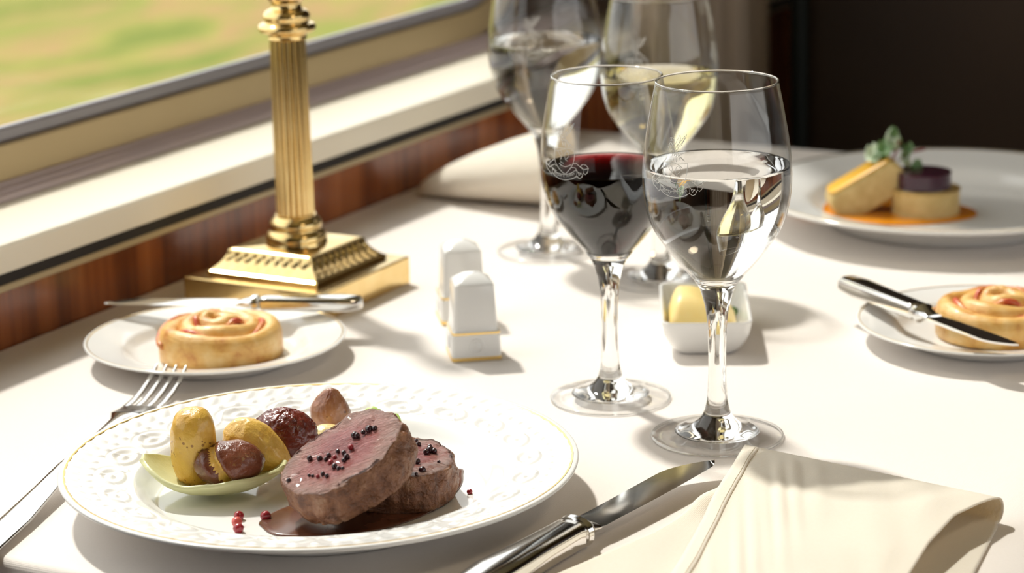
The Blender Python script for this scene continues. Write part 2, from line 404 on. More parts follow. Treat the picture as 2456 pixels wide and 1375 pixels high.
o = struct('window_track', prism_y([(-1.125, 0.0735), (-1.0935, 0.0735), (-1.0945, 0.0775), (-1.0985, 0.0765), (-1.1005, 0.0800), (-1.1045, 0.0790), (-1.107, 0.0830), (-1.125, 0.0830)], Y0 + .3, Y1 - .4), M['track_metal'], win, smooth=False)
# right-hand wall with its own windows
struct('wall_right', ring_x(loop(Y0, Y1, FLOOR, CEIL, 0.0005), loop(-0.9, 2.6, 0.14, 0.95, 0.085), XR, XR + .08), M['dark_wood'], smooth=False)
# seen through the window
g = [[(-140 + 139 * (i / 40) ** 0.6 if i < 40 else -1.4, -60 + 4 * j, 0) for j in range(61)] for i in range(41)]
P = [[(x, y, -2.65 + 0.10 * math.sin(x * 0.9 + y * 0.2) + 0.15 * nz((x, y, 0), 0.3)) for x, y, z in row] for row in g]
struct('ground', grid(P), M['meadow'])
struct('ground_far_side', grid([[(1.9 + i * 8, -60 + 6 * j, -2.65) for j in range(21)] for i in range(12)]), M['meadow'])

# far seat
seat = thing('armchair', 'dark brown leather dining seat with a high back beyond the far end of the table', 'seat', (-0.483, 2.20, FLOOR))
def soft_box(w, d, h, r, loc, name, m, bev=0.03):
    o = mobj(name, *box(-w / 2, w / 2, -d / 2, d / 2, 0, h), m, seat, loc=loc); mod(o, 'BEVEL', width=bev, segments=4); return o
soft_box(0.93, 0.13, 1.22, 0.03, (0, 0.17, 0.10), 'backrest', M['leather'])
soft_box(0.93, 0.40, 0.14, 0.03, (0, -0.10, 0.30), 'seat_cushion', M['leather'])
soft_box(0.93, 0.40, 0.30, 0.03, (0, -0.08, 0.0), 'seat_base', M['leather'], 0.01)
mobj('seat_piping', *tube([(-0.455, 0.11, 0.45), (-0.455, 0.105, 0.8), (-0.455, 0.105, 1.28)], 0.009, 10), M['piping'], seat)
mobj('seat_button', *lathe([(0, 0.004), (0.006, 0.003), (0.0095, 0), (0.009, -0.004)], 20, True), M['piping'], seat, loc=(0.165, 0.106, 0.70)).rotation_euler = (PI / 2, 0, 0)

# curtain drawn back beyond the window
P = []
for i in range(121):
    u = i / 120; row = []
    for j in range(25):
        z = -0.45 + 1.85 * j / 24; g_ = 0.016 * math.sin(u * 46 + .6 * math.sin(j * .3)) + .004 * math.sin(u * 19 + j * .2)
        row.append((-1.004 + g_, 2.075 + 0.27 * u + .006 * math.sin(j * .5), z))
    P.append(row)
cu = mobj('curtain', *grid(P), M['curtain'], sharp=0); mod(cu, 'SOLIDIFY', thickness=0.002)
tag(cu, 'pleated taupe curtain hanging beyond the far end of the window', 'curtain')

# table and cloth
TX0, TX1, TY0, TY1 = -1.0305, -0.08, 0.902, 1.975
table = thing('dining_table', 'dining table under the beige cloth against the window wall', 'table', ((TX0 + TX1) / 2, (TY0 + TY1) / 2, FLOOR))
o = mobj('tabletop', *box(-(TX1 - TX0) / 2 + .002, (TX1 - TX0) / 2 - .004, -(TY1 - TY0) / 2 + .004, (TY1 - TY0) / 2 - .004, 0.705, 0.738), M['dark_wood'], table, smooth=False)
mobj('pedestal', *lathe([(0.0, 0), (0.20, 0), (0.20, 0.02), (0.05, 0.04), (0.04, 0.1), (0.04, 0.66), (0.12, 0.704), (0, 0.704)], 32), M['dark_wood'], table)
def drop(t, lo, hi, r=0.006):
    """map an unrolled coordinate to (position, fall) over a rounded edge"""
    for e, sg in ((lo, -1), (hi, 1)):
        d = (t - e) * sg
        if d > 0:
            L_ = r * PI / 2
            if d < L_: a = d / r; return e + sg * r * math.sin(a), r * (1 - math.cos(a))
            return e + sg * r, r + d - L_
    return t, 0.0
ys = np.concatenate([np.linspace(TY0 - .30, TY0 - .052, 20), np.linspace(TY0 - .05, TY0 - .012, 150), np.linspace(TY0 - .01, TY0 + .004, 14), np.linspace(TY0 + .01, TY1 - .006, 200), np.linspace(TY1 - .004, TY1 + .01, 10), np.linspace(TY1 + .012, TY1 + .30, 20)])
xs = np.concatenate([np.linspace(TX0, TX1 - .006, 160), np.linspace(TX1 - .004, TX1 + .01, 10), np.linspace(TX1 + .012, TX1 + .3, 20)])
P = []
for x in xs:
    row = []
    px, fx = drop(x, -9, TX1)
    for y in ys:
        py, fy = drop(y, TY0, TY1)
        fall = max(fx, fy); w = min(1, fall / 0.1)
        row.append((px + 0.006 * w * math.sin(y * 40) * (fx > 0), py + 0.006 * w * math.sin(x * 45) * (fy > 0) + (0.00035 * math.sin(fy * 3600) if (y < 1.2 and fy > .006) else 0), -0.0003 - fall))
    P.append(row)
cl = mobj('tablecloth', *grid(P), M['cloth'], sharp=0)
tag(cl, 'beige woven tablecloth laid over the whole dining table', 'tablecloth')

# ------------------------------------------------------------------ plates
def plate_profile(R):
    s = R / 0.135
    return [(r * s, z * s) for r, z in ((0, .0062), (.03, .0061), (.06, .0061), (.078, .0062), (.084, .0068), (.089, .0096), (.0935, .0141), (.0965, .0163), (.1005, .0175), (.110, .0194), (.120, .0213), (.128, .0229), (.1325, .0239), (.1345, .0240), (.1352, .0232), (.1348, .0220), (.132, .0208), (.120, .0182), (.105, .0152), (.098, .0130), (.090, .0060), (.084, .0032), (.0815, .0003), (.0795, 0.0), (.078, .0008), (.076, .0028), (.05, .0032), (0, .0032))]
def relief(th, r):
    h = 0.0
    if 0.1225 < r < 0.1325:           # gadroon band near the edge
        e = math.sin(PI * (r - 0.1225) / 0.010); h += 0.0008 * e * (0.5 + 0.5 * math.cos(th * 74 + (r - .1275) * 260)) ** 1.5
    if 0.1170 < r < 0.1222:           # beads
        e = math.sin(PI * (r - 0.117) / 0.0052); h += 0.0007 * e * max(0, math.cos(th * 74)) ** 1.2
    if 0.099 < r < 0.1185:            # running oval scrolls
        N = 22; k = round(th * N / (2 * PI)); a = (th - k * 2 * PI / N) * r; b = r - 0.1083
        d = math.hypot(a / 0.0120, b / 0.0072)
        if d < 1.35: h += 0.00055 * math.cos(d * PI * 2.4) * min(1, (1.35 - d) * 4)
        h += 0.00035 * math.exp(-((b - 0.0068 * math.sin((th * N) + .9)) / 0.0008) ** 2)
    return h
def plate(name, label, R, loc, emboss=False, group=None, extra_band=True):
    t = thing(name, label, 'plate', loc, 0, group)
    prof = plate_profile(R)
    if emboss:
        fine = []
        for (r0, z0), (r1, z1) in zip(prof[:-1], prof[1:]):
            k = max(1, int(abs(r1 - r0) / 0.00055)) if (r0 > .0960 and r1 > r0 and r1 < .1346) else 2
            fine += [(r0 + (r1 - r0) * i / k, z0 + (z1 - z0) * i / k) for i in range(k)]
        top_n = sum(1 for (r0, z0), (r1, z1) in zip(prof[:-1], prof[1:]) if r1 > r0)
        prof2 = fine + [prof[-1]]
        n = 1100
        V, Fa = lathe(prof2, n, True)
        imax = max(range(len(prof2)), key=lambda i: prof2[i][0])
        idx = 0; V2 = []
        for i, (r, z) in enumerate(prof2):
            if r < 1e-9: V2.append((0, 0, z)); continue
            for k in range(n):
                th = 2 * PI * k / n
                V2.append((r * math.cos(th), r * math.sin(th), z + (relief(th, r) if i < imax else 0)))
        V = V2
    else:
        V, Fa = lathe(prof, 128, True)
    mobj('plate_body', V, Fa, M['porcelain'], t, sharp=0)
    s = R / 0.135
    gp = [(.1311 * s, .0237 * s), (.1316 * s, .0240 * s), (.1323 * s, .02415 * s), (.1323 * s, .0236 * s), (.1311 * s, .0233 * s)]
    V, Fa = lathe(gp + [gp[0]], 256, True)
    mobj('gold_rim', V, Fa, M['gold'], t)
    return t
PC = (-0.6882, 1.0362, 0.0)
plate('dinner_plate', 'white dinner plate with embossed scroll rim and thin gold line under the sliced meat', 0.135, PC, True)
plate('bread_plate', 'small white side plate beside the brass lamp holding a pastry swirl', 0.0819, (-0.8942, 1.2344, 0))
plate('bread_plate', 'small white side plate cut by the right edge of the photo', 0.0819, (-0.4696, 1.4693, 0))
FP = (-0.6000, 1.7700, 0.0)
plate('dinner_plate', 'white dinner plate at the far setting with the beetroot starter on it', 0.146, FP)

# ------------------------------------------------------------------ meat
def meat(name, label, loc, normal, outline, thick, seed, spin=0.0):
    nth = 160
    ang = np.linspace(0, 2 * PI, nth, endpoint=False)
    oa = np.array([math.atan2(b, a) % (2 * PI) for a, b in outline]); orr = np.array([math.hypot(a, b) for a, b in outline]); s_ = np.argsort(oa); oa, orr = oa[s_], orr[s_]
    rad = np.interp(ang, np.concatenate([oa - 2 * PI, oa, oa + 2 * PI]), np.tile(orr, 3)) * 1e-3
    for _ in range(6): rad = (np.roll(rad, 1) + 2 * rad + np.roll(rad, -1)) / 4
    prof = []                        # (radial factor, inset mm, z, on face)
    for k in range(15): prof.append((k / 15.0, 0.0, 0.0, 1))
    for a in (0, 30, 60, 90): prof.append((1.0, -0.0022 * (1 - math.sin(math.radians(a))), -0.0022 * (1 - math.cos(math.radians(a))), 1 if a < 60 else 0))
    for k in range(1, 9): prof.append((1.0, 0.0010 * math.sin(PI * k / 9), -0.0022 - (thick - 0.0044) * k / 9, 0))
    for a in (0, 45, 90): prof.append((1.0, -0.0022 * (1 - math.cos(math.radians(a))), -thick + 0.0022 * (1 - math.sin(math.radians(a))), 0))
    for f_ in (0.7, 0.3, 0.0): prof.append((f_, -0.002 * f_, -thick, 0))
    V, Fa, mi = [], [], []
    rows = []
    for (f_, ins, z, face) in prof:
        row = []
        if f_ == 0.0: V.append([0, 0, z]); rows.append([len(V) - 1]); continue
        for k in range(nth):
            r = max(1e-4, rad[k] * f_ + ins); x, y = r * math.cos(ang[k]), r * math.sin(ang[k])
            p = (x, y, z)
            dz = 0
            if face: dz = 0.0011 * nz((x, y, 0), 95, seed) + 0.0007 * nz((x * 1.0, y * 2.2, 0), 260, seed + 3) + 0.0008 * nz((x, y, 0), 40, seed) - 0.0010 * max(0, 1 - abs(nz((x, y, 0), 55, seed + 9)) * 9)
            else:
                q = 0.0016 * nz(p, 110, seed) + 0.0010 * nz(p, 300, seed + 1) - 0.0016 * max(0, 1 - abs(nz((x, y, z * .3), 70, seed + 5)) * 7)
                if f_ == 1.0 and z > -thick: x += q * math.cos(ang[k]); y += q * math.sin(ang[k])
            V.append([x, y, z + dz]); row.append(len(V) - 1)
        rows.append(row)
    for i, (A, B) in enumerate(zip(rows[:-1], rows[1:])):
        m_ = 0 if (prof[i][3] and prof[i + 1][3]) else 1
        for k in range(nth):
            j = (k + 1) % nth
            if len(A) == 1: Fa.append((A[0], B[k], B[j]))
            elif len(B) == 1: Fa.append((A[k], B[0], A[j]))
            else: Fa.append((A[k], B[k], B[j], A[j]))
            mi.append(m_)
    o = mobj(name, V, Fa, M['meat_face'], None, loc, True, 0, [M['meat_crust']], mi)
    o.rotation_mode = 'QUATERNION'
    nrm = Vector(normal).normalized(); e1 = Vector((R_[0], R_[1], R_[2])); e1 = (e1 - nrm * e1.dot(nrm)).normalized()
    if abs(nrm.z) > .9999: e1 = Vector((1, 0, 0))
    e2 = nrm.cross(e1); o.rotation_quaternion = Matrix((e1, e2, nrm)).transposed().to_quaternion()
    tag(o, label, 'meat', 'rare roast meat slices')
    return e1, e2, nrm
fo = [(-34.4, 2), (-31, 12), (-18, 23.5), (-6, 31), (-1.2, 31.5), (3, 36), (12, 34), (22.7, 25.5), (32.4, 10), (34.2, 3.7), (31, -12.4), (21.8, -24.6), (8, -31), (-11.5, -32.5), (-27.7, -18)]
MF = Vector((-0.6512, 0.9992, 0.0440))
e1, e2, en = meat('meat_slice', 'front slice of rare roast meat leaning on the other slice', MF, (-0.2458, -0.3748, 0.8939), fo, 0.0205, 2.0)
MB_ = Vector((-0.6493, 1.0471, 0.0275))
bo = [(-33, 5), (-26, 22), (-10, 32), (0, 32.5), (16.6, 25), (29.9, 11), (35, -0.7), (33.7, -16), (25, -27), (5, -33), (-18, -28), (-30, -14)]
meat('meat_slice', 'back slice of rare roast meat lying half hidden under the front slice', MB_, (0, 0, 1), bo, 0.0202, 7.0)
# peppercorns
def corn_mesh(name, m, seed):
    V, Fa = lathe([(0, -1), (.38, -.92), (.71, -.71), (.92, -.38), (1, 0), (.92, .38), (.71, .71), (.38, .92), (0, 1)], 14)
    V = [Vector(p) * (1 + 0.13 * nz(p, 2.2, seed)) for p in V]
    me = bpy.data.meshes.new(name); me.from_pydata(V, [], Fa); me.materials.append(m); me.polygons.foreach_set('use_smooth', [True] * len(Fa)); return me
CM = {'d': corn_mesh('peppercorn', M['corn_dark'], 1), 'r': corn_mesh('peppercorn', M['corn_red'], 2), 'p': corn_mesh('peppercorn', M['corn_pink'], 3)}
def corn(p, r, k, label, group):
    o = bpy.data.objects.new('peppercorn', CM[k]); C.objects.link(o); o.location = p; o.scale = (r * 1.3, r * 1.3, r * 1.2)
    o.rotation_euler = (p[0] * 999, p[1] * 777, 0); tag(o, label, 'peppercorn', group)
FC = [(15.9, 9.4, 1.7), (19, 8.2, 1.2), (7.8, 9.1, 1.5), (9.2, 8.0, 1.2), (12.6, 8.8, 1.0), (6.2, -1.2, 1.15), (-17.1, 3.8, 1.2), (-11.2, -.1, 1.2), (-6.1, -.6, 1.0), (-2.5, -4.9, 1.0), (3, -11.2, 1.0), (-1.1, -.1, .9), (2.5, -3.9, 1.0), (-4.5, -8.2, 1.2), (-1.9, -13.6, 1.2), (.6, -17.5, 1.0), (2.9, -18.6, .8), (-27.8, -9.7, 1.0), (-14, -14.5, .7), (-11, -16.9, .8), (-8.3, -16.3, .9), (-5.8, -19.8, .9), (-16.1, -12.7, .7), (4.4, -9.0, 1.3), (-7.5, -3.2, .9)]
for i, (a, b, r) in enumerate(FC):
    red = i in (5, 9, 13, 19)
    corn(MF + e1 * a * 1e-3 + e2 * b * 1e-3 + en * 0.0006, r * 1e-3, 'r' if red else 'd', ('bright red peppercorn' if red else 'wet dark peppercorn') + ' stuck on the pink face of the front meat slice', ('red' if red else 'dark') + ' peppercorns on the front slice')
BC = [(-.6, 23.5, .9), (3.3, 18.9, 1.2), (4.9, 9.7, 1.4), (13.6, 13.8, 1.7), (13.4, 10.1, 1.3), (16.4, 13.2, 1.2), (10.9, 17.9, 1.1), (11.4, .2, 1.4), (12, -4.8, 1.5), (16.9, -5.1, 1.3), (26.1, -15.6, 1.5), (26.5, -22.2, .7), (27.4, -1.1, .7)]
for a, b, r in BC:
    corn(MB_ + Vector((a * 1e-3, b * 1e-3, 0.0006)), r * 1e-3, 'd', 'wet dark peppercorn stuck on the pink face of the back meat slice', 'peppercorns on the back slice')
for p, r, k, lb in (((-.7013, .9799, .0083), .0021, 'r', 'dark red peppercorn topmost of three on the plate in front of the leaf cup'), ((-.697, .9719, .0083), .0022, 'p', 'light pink peppercorn in the middle of three on the plate'), ((-.691, .9647, .0083), .0021, 'r', 'split red peppercorn lowest of three on the plate'), ((-.689, .9857, .0083), .0022, 'r', 'round dark red peppercorn alone at the left end of the gravy'), ((-.6144, 1.0637, .0073), .0012, 'r', 'tiny red peppercorn on the bare plate right of the meat'), ((-.6444, 1.1438, .018), .0006, 'd', 'tiny dark pepper speck on the plate rim behind the meat')):
    corn(p, r, k, lb, None)

# gravy
def pool(name, label, cat, pts, z, m, h=0.0012, group=None):
    c = Vector((sum(p[0] for p in pts) / len(pts), sum(p[1] for p in pts) / len(pts), 0))
    n_ = len(pts); out = []
    for i in range(n_):                                  # closed Catmull-Rom
        p0, p1, p2, p3 = [Vector((*pts[(i + k - 1) % n_], 0)) for k in range(4)]
        for k in range(8):
            t = k / 8; out.append(0.5 * ((2 * p1) + (p2 - p0) * t + (2 * p0 - 5 * p1 + 4 * p2 - p3) * t * t + (3 * p1 - p0 - 3 * p2 + p3) * t ** 3))
    rs = []
    for f_, zz in ((1.0, 0), (0.995, h * .45), (0.975, h * .8), (0.93, h), (0.6, h * 1.05), (0.25, h)):
        rs.append([(((p - c) * f_).x, ((p - c) * f_).y, zz) for p in out])
    V, Fa = rings(rs)
    o = mobj(name, V, Fa, m, None, (c.x, c.y, z), sharp=0); tag(o, label, cat, group); return o
pool('gravy_pool', 'glossy brown gravy pooled under the meat slices', 'sauce', [(-.684, .975), (-.672, .9685), (-.657, .9725), (-.641, .981), (-.6265, 1.001), (-.6185, 1.030), (-.6225, 1.066), (-.632, 1.088), (-.640, 1.095), (-.66, 1.07), (-.68, 1.03), (-.6905, 1.000), (-.690, .982)], 0.0063, M['gravy'])

# potatoes
def potato(label, loc, dims, m, seed, rot=(0, 0, 0), bumpy=0.05, shape=None, wrinkle=0.0, name='potato', cleft=False):
    n1, n2 = 56, 96; V = []
    prof = [(math.sin(PI * i / n1), -math.cos(PI * i / n1)) for i in range(n1 + 1)]
    prof[0] = (0, -1); prof[-1] = (0, 1)
    V, Fa = lathe(prof, n2)
    out = []
    for p in V:
        q = Vector(p)
        if shape: q = shape(q)
        k = 1 + bumpy * nz(p, 1.4, seed) + bumpy * .4 * nz(p, 3.5, seed + 2)
        if wrinkle: k -= wrinkle * max(0, 1 - abs(nz(p, 4.2, seed + 4)) * 5) + wrinkle * .6 * max(0, 1 - abs(nz(p, 8.0, seed + 6)) * 5)
        if cleft:
            d = p[0] + 0.22 + 0.28 * p[2]
            if p[1] < 0.45: k -= 0.30 * math.exp(-(d / 0.15) ** 2) * min(1, (0.45 - p[1]) * 2) ; k += 0.05 * math.exp(-((abs(d) - .27) / 0.12) ** 2)
        out.append((q.x * k * dims[0], q.y * k * dims[1], q.z * k * dims[2]))
    mi = [1 if (cleft and all(abs(V[i][0] + 0.22 + 0.28 * V[i][2] + .05 * nz(V[i], 5, 3)) < 0.17 and V[i][1] < 0.35 for i in q)) else 0 for q in Fa]
    o = mobj(name, out, Fa, m, None, loc, True, 0, [M['potato_flesh']], mi); o.rotation_euler = rot
    tag(o, label, 'potato', 'roast baby potatoes'); return o
def fat(q):
    s = abs(q.z); r = math.hypot(q.x, q.y)
    nr = (1 - s ** 3.2) ** 0.42 if s < 1 else 0
    k = nr / r if r > 1e-6 else 0
    return Vector((q.x * k, q.y * k, q.z)) if r > 1e-6 else q
CR = math.atan2(R_[1], R_[0])
potato('yellow fingerling potato standing upright in the pale leaf cup', (-0.7450, 1.0040, 0.0318), (0.0120, 0.0112, 0.0214), M['potato_yellow'], 3, (0.02, 0.05, 0), 0.05, fat)
def wedge(q):
    return Vector((q.x, q.y, q.z * (1 - 0.35 * q.x)))
potato('cut golden potato leaning behind the split brown potato in the leaf cup', (-0.7215, 1.0295, 0.0265), (0.0200, 0.0125, 0.0120), M['potato_flesh'], 11, (0, 0.62, CR), 0.07, wedge)
split = potato('split brown skinned potato at the front of the leaf cup', (-0.7225, 1.0040, 0.0258), (0.0185, 0.0130, 0.0118), M['potato_brown'], 5, (0.1, -0.12, CR), 0.06, None, 0.012, 'potato', True)
potato('dark red wrinkled round potato behind the leaf cup', (-0.7230, 1.0560, 0.0240), (0.0188, 0.0172, 0.0164), M['potato_red'], 21, (0.2, 0.15, 0.5), 0.06, None, 0.05)
def pear(q):
    z = q.z
    k = 1 - 0.42 * max(0, z) ** 1.3
    return Vector((q.x * k, q.y * k, z * (1.1 if z > 0 else 0.9)))
potato('reddish brown potato with a pointed top furthest back on the plate', (-0.7305, 1.1120, 0.0220), (0.0115, 0.0110, 0.0128), M['potato_tan'], 31, (0.1, 0.15, 0.3), 0.06, pear, 0.02)
potato('small pale yellow potato wedged between the dark red potato and the meat', (-0.7190, 1.0880, 0.0145), (0.0110, 0.0090, 0.0080), M['potato_pale'], 41, (0, -0.25, CR), 0.05)

# leaf cup (a pale petal)
nu, nv = 56, 34; P = []
for i in range(nu + 1):
    u = -1 + 2 * i / nu; row = []
    half = 0.0275 * max(0.05, (1 - abs(u) ** 2.3)) ** 0.62
    for j in range(nv + 1):
        v = -1 + 2 * j / nv
        x = 0.0385 * u; y = half * v + 0.002 * (1 - u * u)
        z = 0.0005 + 0.0185 * abs(u) ** 2.4 * (1.0 if u < 0 else 0.72) + ((0.0098 if v < 0 else 0.0085) + 0.005 * (u > 0) * u) * abs(v) ** 2.4 * (1 - abs(u) ** 3) + 0.0012 * math.sin(5 * u + 1) * v * v
        row.append((x, y, z + 0.0005 * nz((x, y, 0), 90)))
    P.append(row)
lf = mobj('leaf_cup', *grid(P), M['petal'], None, (-0.7345, 1.0065, 0.0072), sharp=0); lf.rotation_euler = (0, 0, CR)
mod(lf, 'SOLIDIFY', thickness=0.0026, offset=1.0); mod(lf, 'SUBSURF', levels=1, render_levels=1)
tag(lf, 'pale green curved leaf cup holding three potatoes', 'leaf')
for i, (p, rz) in enumerate((((-0.7095, 1.1230, 0.0195), 0.4), ((-0.6925, 1.1185, 0.0190), -0.5))):
    V, Fa = tube([(-.006, 0, -.001), (-.003, .0005, .002), (0, 0, .0033), (.0035, -.0003, .0024), (.0065, 0, 0)], [.0010, .0022, .0026, .0022, .001], 10, True, 0.6)
    o = mobj('herb_piece', V, Fa, M['green_onion'], None, p, sharp=0); o.rotation_euler = (0, 0.1, rz)
    tag(o, ('bright green herb piece peeking over the top of the front meat slice', 'smaller green herb piece just right of the meat top edge')[i], 'herb')

# ------------------------------------------------------------------ pastry swirls
def pastry(label, loc, R, H, rz, turns=2.9, top=0.4):
    t = thing('pastry_swirl', label, 'pastry', loc, rz)
    P = []; N = 260; fill = []
    pitch = R / (turns + 0.25)
    for i in range(N + 1):
        a = 2 * PI * turns * i / N; r = pitch * (0.35 + turns * (i / N)) ; w = pitch * 0.56
        lift = H * top * (1 - i / N) ** 1.1 * 1.0
        wob = 0.06 * math.sin(a * 2.3 + 1)
        h = (H * (0.92 + wob) + lift) * (1 if i < N - 14 else 1 - 0.4 * (i - N + 14) / 14)
        row = []
        sec = [(-.96, 0), (-.98, .3), (-.95, .6), (-.82, .84), (-.5, .98), (0, 1.03), (.5, .98), (.82, .84), (.98, .62), (1.02, .35), (1.0, 0)]
        for s_, z_ in sec:
            rr = max(0.0005, r + s_ * w * (1 + 0.08 * math.sin(a * 3.1)))
            row.append((rr * math.cos(a), rr * math.sin(a), z_ * h + 0.0006 * nz((rr * math.cos(a), rr * math.sin(a), z_ * h), 220)))
        P.append(row)
        if i % 3 == 0 and i < N * .74: fill.append(((r + w * .98) * math.cos(a), (r + w * .98) * math.sin(a), h * (0.72 + 0.2 * math.sin(a * 2.7))))
    V, Fa = rings(P, True, True)
    mobj('dough_coil', V, Fa, M['pastry'], t, sharp=0)
    V, Fa = tube(fill, pitch * 0.17, 8); mobj('filling', V, Fa, M['filling'], t, sharp=0)
    return t
pastry('golden swirl pastry on the left side plate', (-0.8880, 1.2265, 0.0050), 0.0375, 0.0200, 3.3)
pastry('golden swirl pastry on the right side plate beside a knife', (-0.4640, 1.4750, 0.0050), 0.0410, 0.0200, 2.4)

# ------------------------------------------------------------------ cutlery
def loft_y(secs, n=20):
    """secs: (y, x centre, z centre, half width, half height, squareness)"""
    rs = []
    for y, x, z, w, h, sq in secs:
        ring = []
        for k in range(n):
            a = 2 * PI * k / n; c, s_ = math.cos(a), math.sin(a)
            ring.append((x + w * math.copysign(abs(c) ** sq, c), y, z + h * math.copysign(abs(s_) ** sq, s_)))
        rs.append(ring)
    return rings(rs)
def knife(label, loc, rz, L_handle, L_blade, bw, flip=1, tilt=0.0, roll=0.0):
    t = thing('table_knife', label, 'knife', loc, rz)
    hw, hh = bw * .50, bw * .36
    secs = [(-L_handle, 0, hh, hw * .55, hh * .5, .8), (-L_handle + .002, 0, hh, hw * .95, hh * .9, .7), (-L_handle * .8, 0, hh, hw * 1.08, hh, .55), (-L_handle * .4, 0, hh, hw * .92, hh * .95, .55), (-.010, 0, hh, hw * .86, hh * .95, .55), (-.0065, 0, hh, hw * .9, hh * .95, .6), (-.005, 0, hh, hw * .62, hh * .75, .8)]
    mobj('handle', *loft_y(secs, 32), M['steel'], t, sharp=50)
    secs = [(-.0055, 0, hh, hw * .5, hh * .6, 1), (-.004, 0, hh, hw * .95, hh * 1.05, .9), (-.001, 0, hh, hw * 1.02, hh * 1.1, .9), (.001, 0, hh, hw * .8, hh * .85, 1), (.006, 0, hh, hw * .72, hh * .55, 1), (.010, 0, hh, hw * .8, hh * .25, 1)]
    mobj('bolster', *loft_y(secs, 28), M['steel'], t)
    P = []; N = 40
    for i in range(N + 1):
        s_ = i / N; y = .006 + (L_blade - .006) * s_
        back = bw * (.44 - .04 * s_) if s_ < .72 else bw * (.41 - .78 * ((s_ - .72) / .28) ** 1.9)
        edge = -bw * (.40 + .16 * math.sin(min(1, s_ / .75) * PI * .5)) if s_ < .9 else -bw * (.56 - .20 * ((s_ - .9) / .1) ** 2)
        if s_ < .06: back *= .55 + 7.5 * s_; edge *= .75 + 4.2 * s_
        th = .0011 * (1 - .45 * s_)
        z0 = hh + .0008 * s_; rz_ = .06 * roll * min(1, s_ * 6)
        P.append([(x_ * flip, y, z0 + dz_ - x_ * rz_) for x_, dz_ in ((back, th), (back * .3 + edge * .7, th * .55), (edge, 0), (back * .3 + edge * .7, -th * .55), (back, -th))])
    V, Fa = rings(P)
    if flip < 0: Fa = [q[::-1] for q in Fa]
    mobj('blade', V, Fa, M['steel'], t, sharp=25)
    if tilt: t.rotation_euler = (tilt, 0, rz)
    return t
def yaw(dx, dy): return math.atan2(dy, dx) - PI / 2
# near knife: bolster at about (-.538,1.036); blade towards +Y
knife('polished table knife lying between the dinner plate and the near napkin', (-0.5375, 1.0360, 0.0), yaw(0.0125, 0.130), 0.094, 0.124, 0.0210, -1, 0.0, 1.0)
# knife on the left side plate: handle end (-.836,1.315), blade towards the wall
knife('small knife laid across the back of the left side plate', (-0.9010, 1.2860, 0.0172), yaw(-0.1449, -0.0633), 0.072, 0.096, 0.0140, 1)
knife('small knife lying across the right side plate in front of its pastry', (-0.4975, 1.4300, 0.0185), yaw(0.1507, -0.1081), 0.088, 0.088, 0.0155, 1)
# fork
fk = thing('dinner_fork', 'polished four tined dinner fork partly under the rim of the near dinner plate', 'fork', (-0.8470, 1.0600, 0.0), yaw(-0.036, 0.12))
path = [(-.190, .0030), (-.13, .0038), (-.09, .0062), (-.06, .0092), (-.03, .0098), (0.0, .0098), (.02, .0095), (.035, .0088)]
wid = [.0085, .0090, .0072, .0050, .0036, .0034, .0048, .0102]
V, Fa = loft_y([(y, 0, z, w, .0014 if w > .006 else .0018, .85) for (y, z), w in zip(path, wid)], 20)
mobj('handle', V, Fa, M['steel'], fk)
V, Fa = loft_y([(.034, 0, .0092, .0098, .0012, .7), (.040, 0, .0078, .0114, .0012, .7), (.052, 0, .0058, .0117, .0012, .7), (.060, 0, .0050, .0115, .0011, .7)], 24)
mobj('fork_head', V, Fa, M['steel'], fk)
for k in range(4):
    x = (-.0096 + .0064 * k)
    pts = [(x * 1.0, .057, .0052), (x, .070, .0050), (x, .085, .0065), (x * .99, .098, .0094), (x * .97, .110, .0136), (x * .96, .1125, .0146)]
    V, Fa = loft_y([(y, xx, z, w, .00105, .7) for (xx, y, z), w in zip(pts, (.0021, .0020, .0018, .0016, .0010, .0004))], 12)
    mobj('tine', V, Fa, M['steel'], fk)

# ------------------------------------------------------------------ glasses
WG = [(36.8, 0.6), (37.0, 1.2), (36.6, 1.9), (30, 2.9), (22, 4.4), (16, 6.4), (12, 8.8), (9.2, 11.6), (7.4, 14.8), (6.5, 18.2), (5.8, 22), (5.2, 30), (4.9, 42.6), (5.0, 55), (5.5, 66), (6.8, 76), (9.4, 85.2), (11.6, 89.4)]     # solid foot and stem, outside
BW = [(14.4, 93.0), (17.8, 97.0), (24.5, 105.0), (31.3, 114.2), (35.4, 121.2), (38.4, 129.2), (40.2, 139), (40.8, 149), (40.5, 157), (39.6, 166.5), (38.0, 176.5), (35.8, 188.5), (33.3, 201.0)]
def smooth_prof(p, k=5):
    out = []; n = len(p)
    for i in range(n - 1):
        p0, p1, p2, p3 = p[max(i - 1, 0)], p[i], p[i + 1], p[min(i + 2, n - 1)]
        for j in range(k):
            t = j / k
            out.append(tuple(0.5 * ((2 * b) + (c - a) * t + (2 * a - 5 * b + 4 * c - d) * t * t + (3 * b - a - 3 * c + d) * t ** 3) for a, b, c, d in zip(p0, p1, p2, p3)))
    return out + [p[-1]]
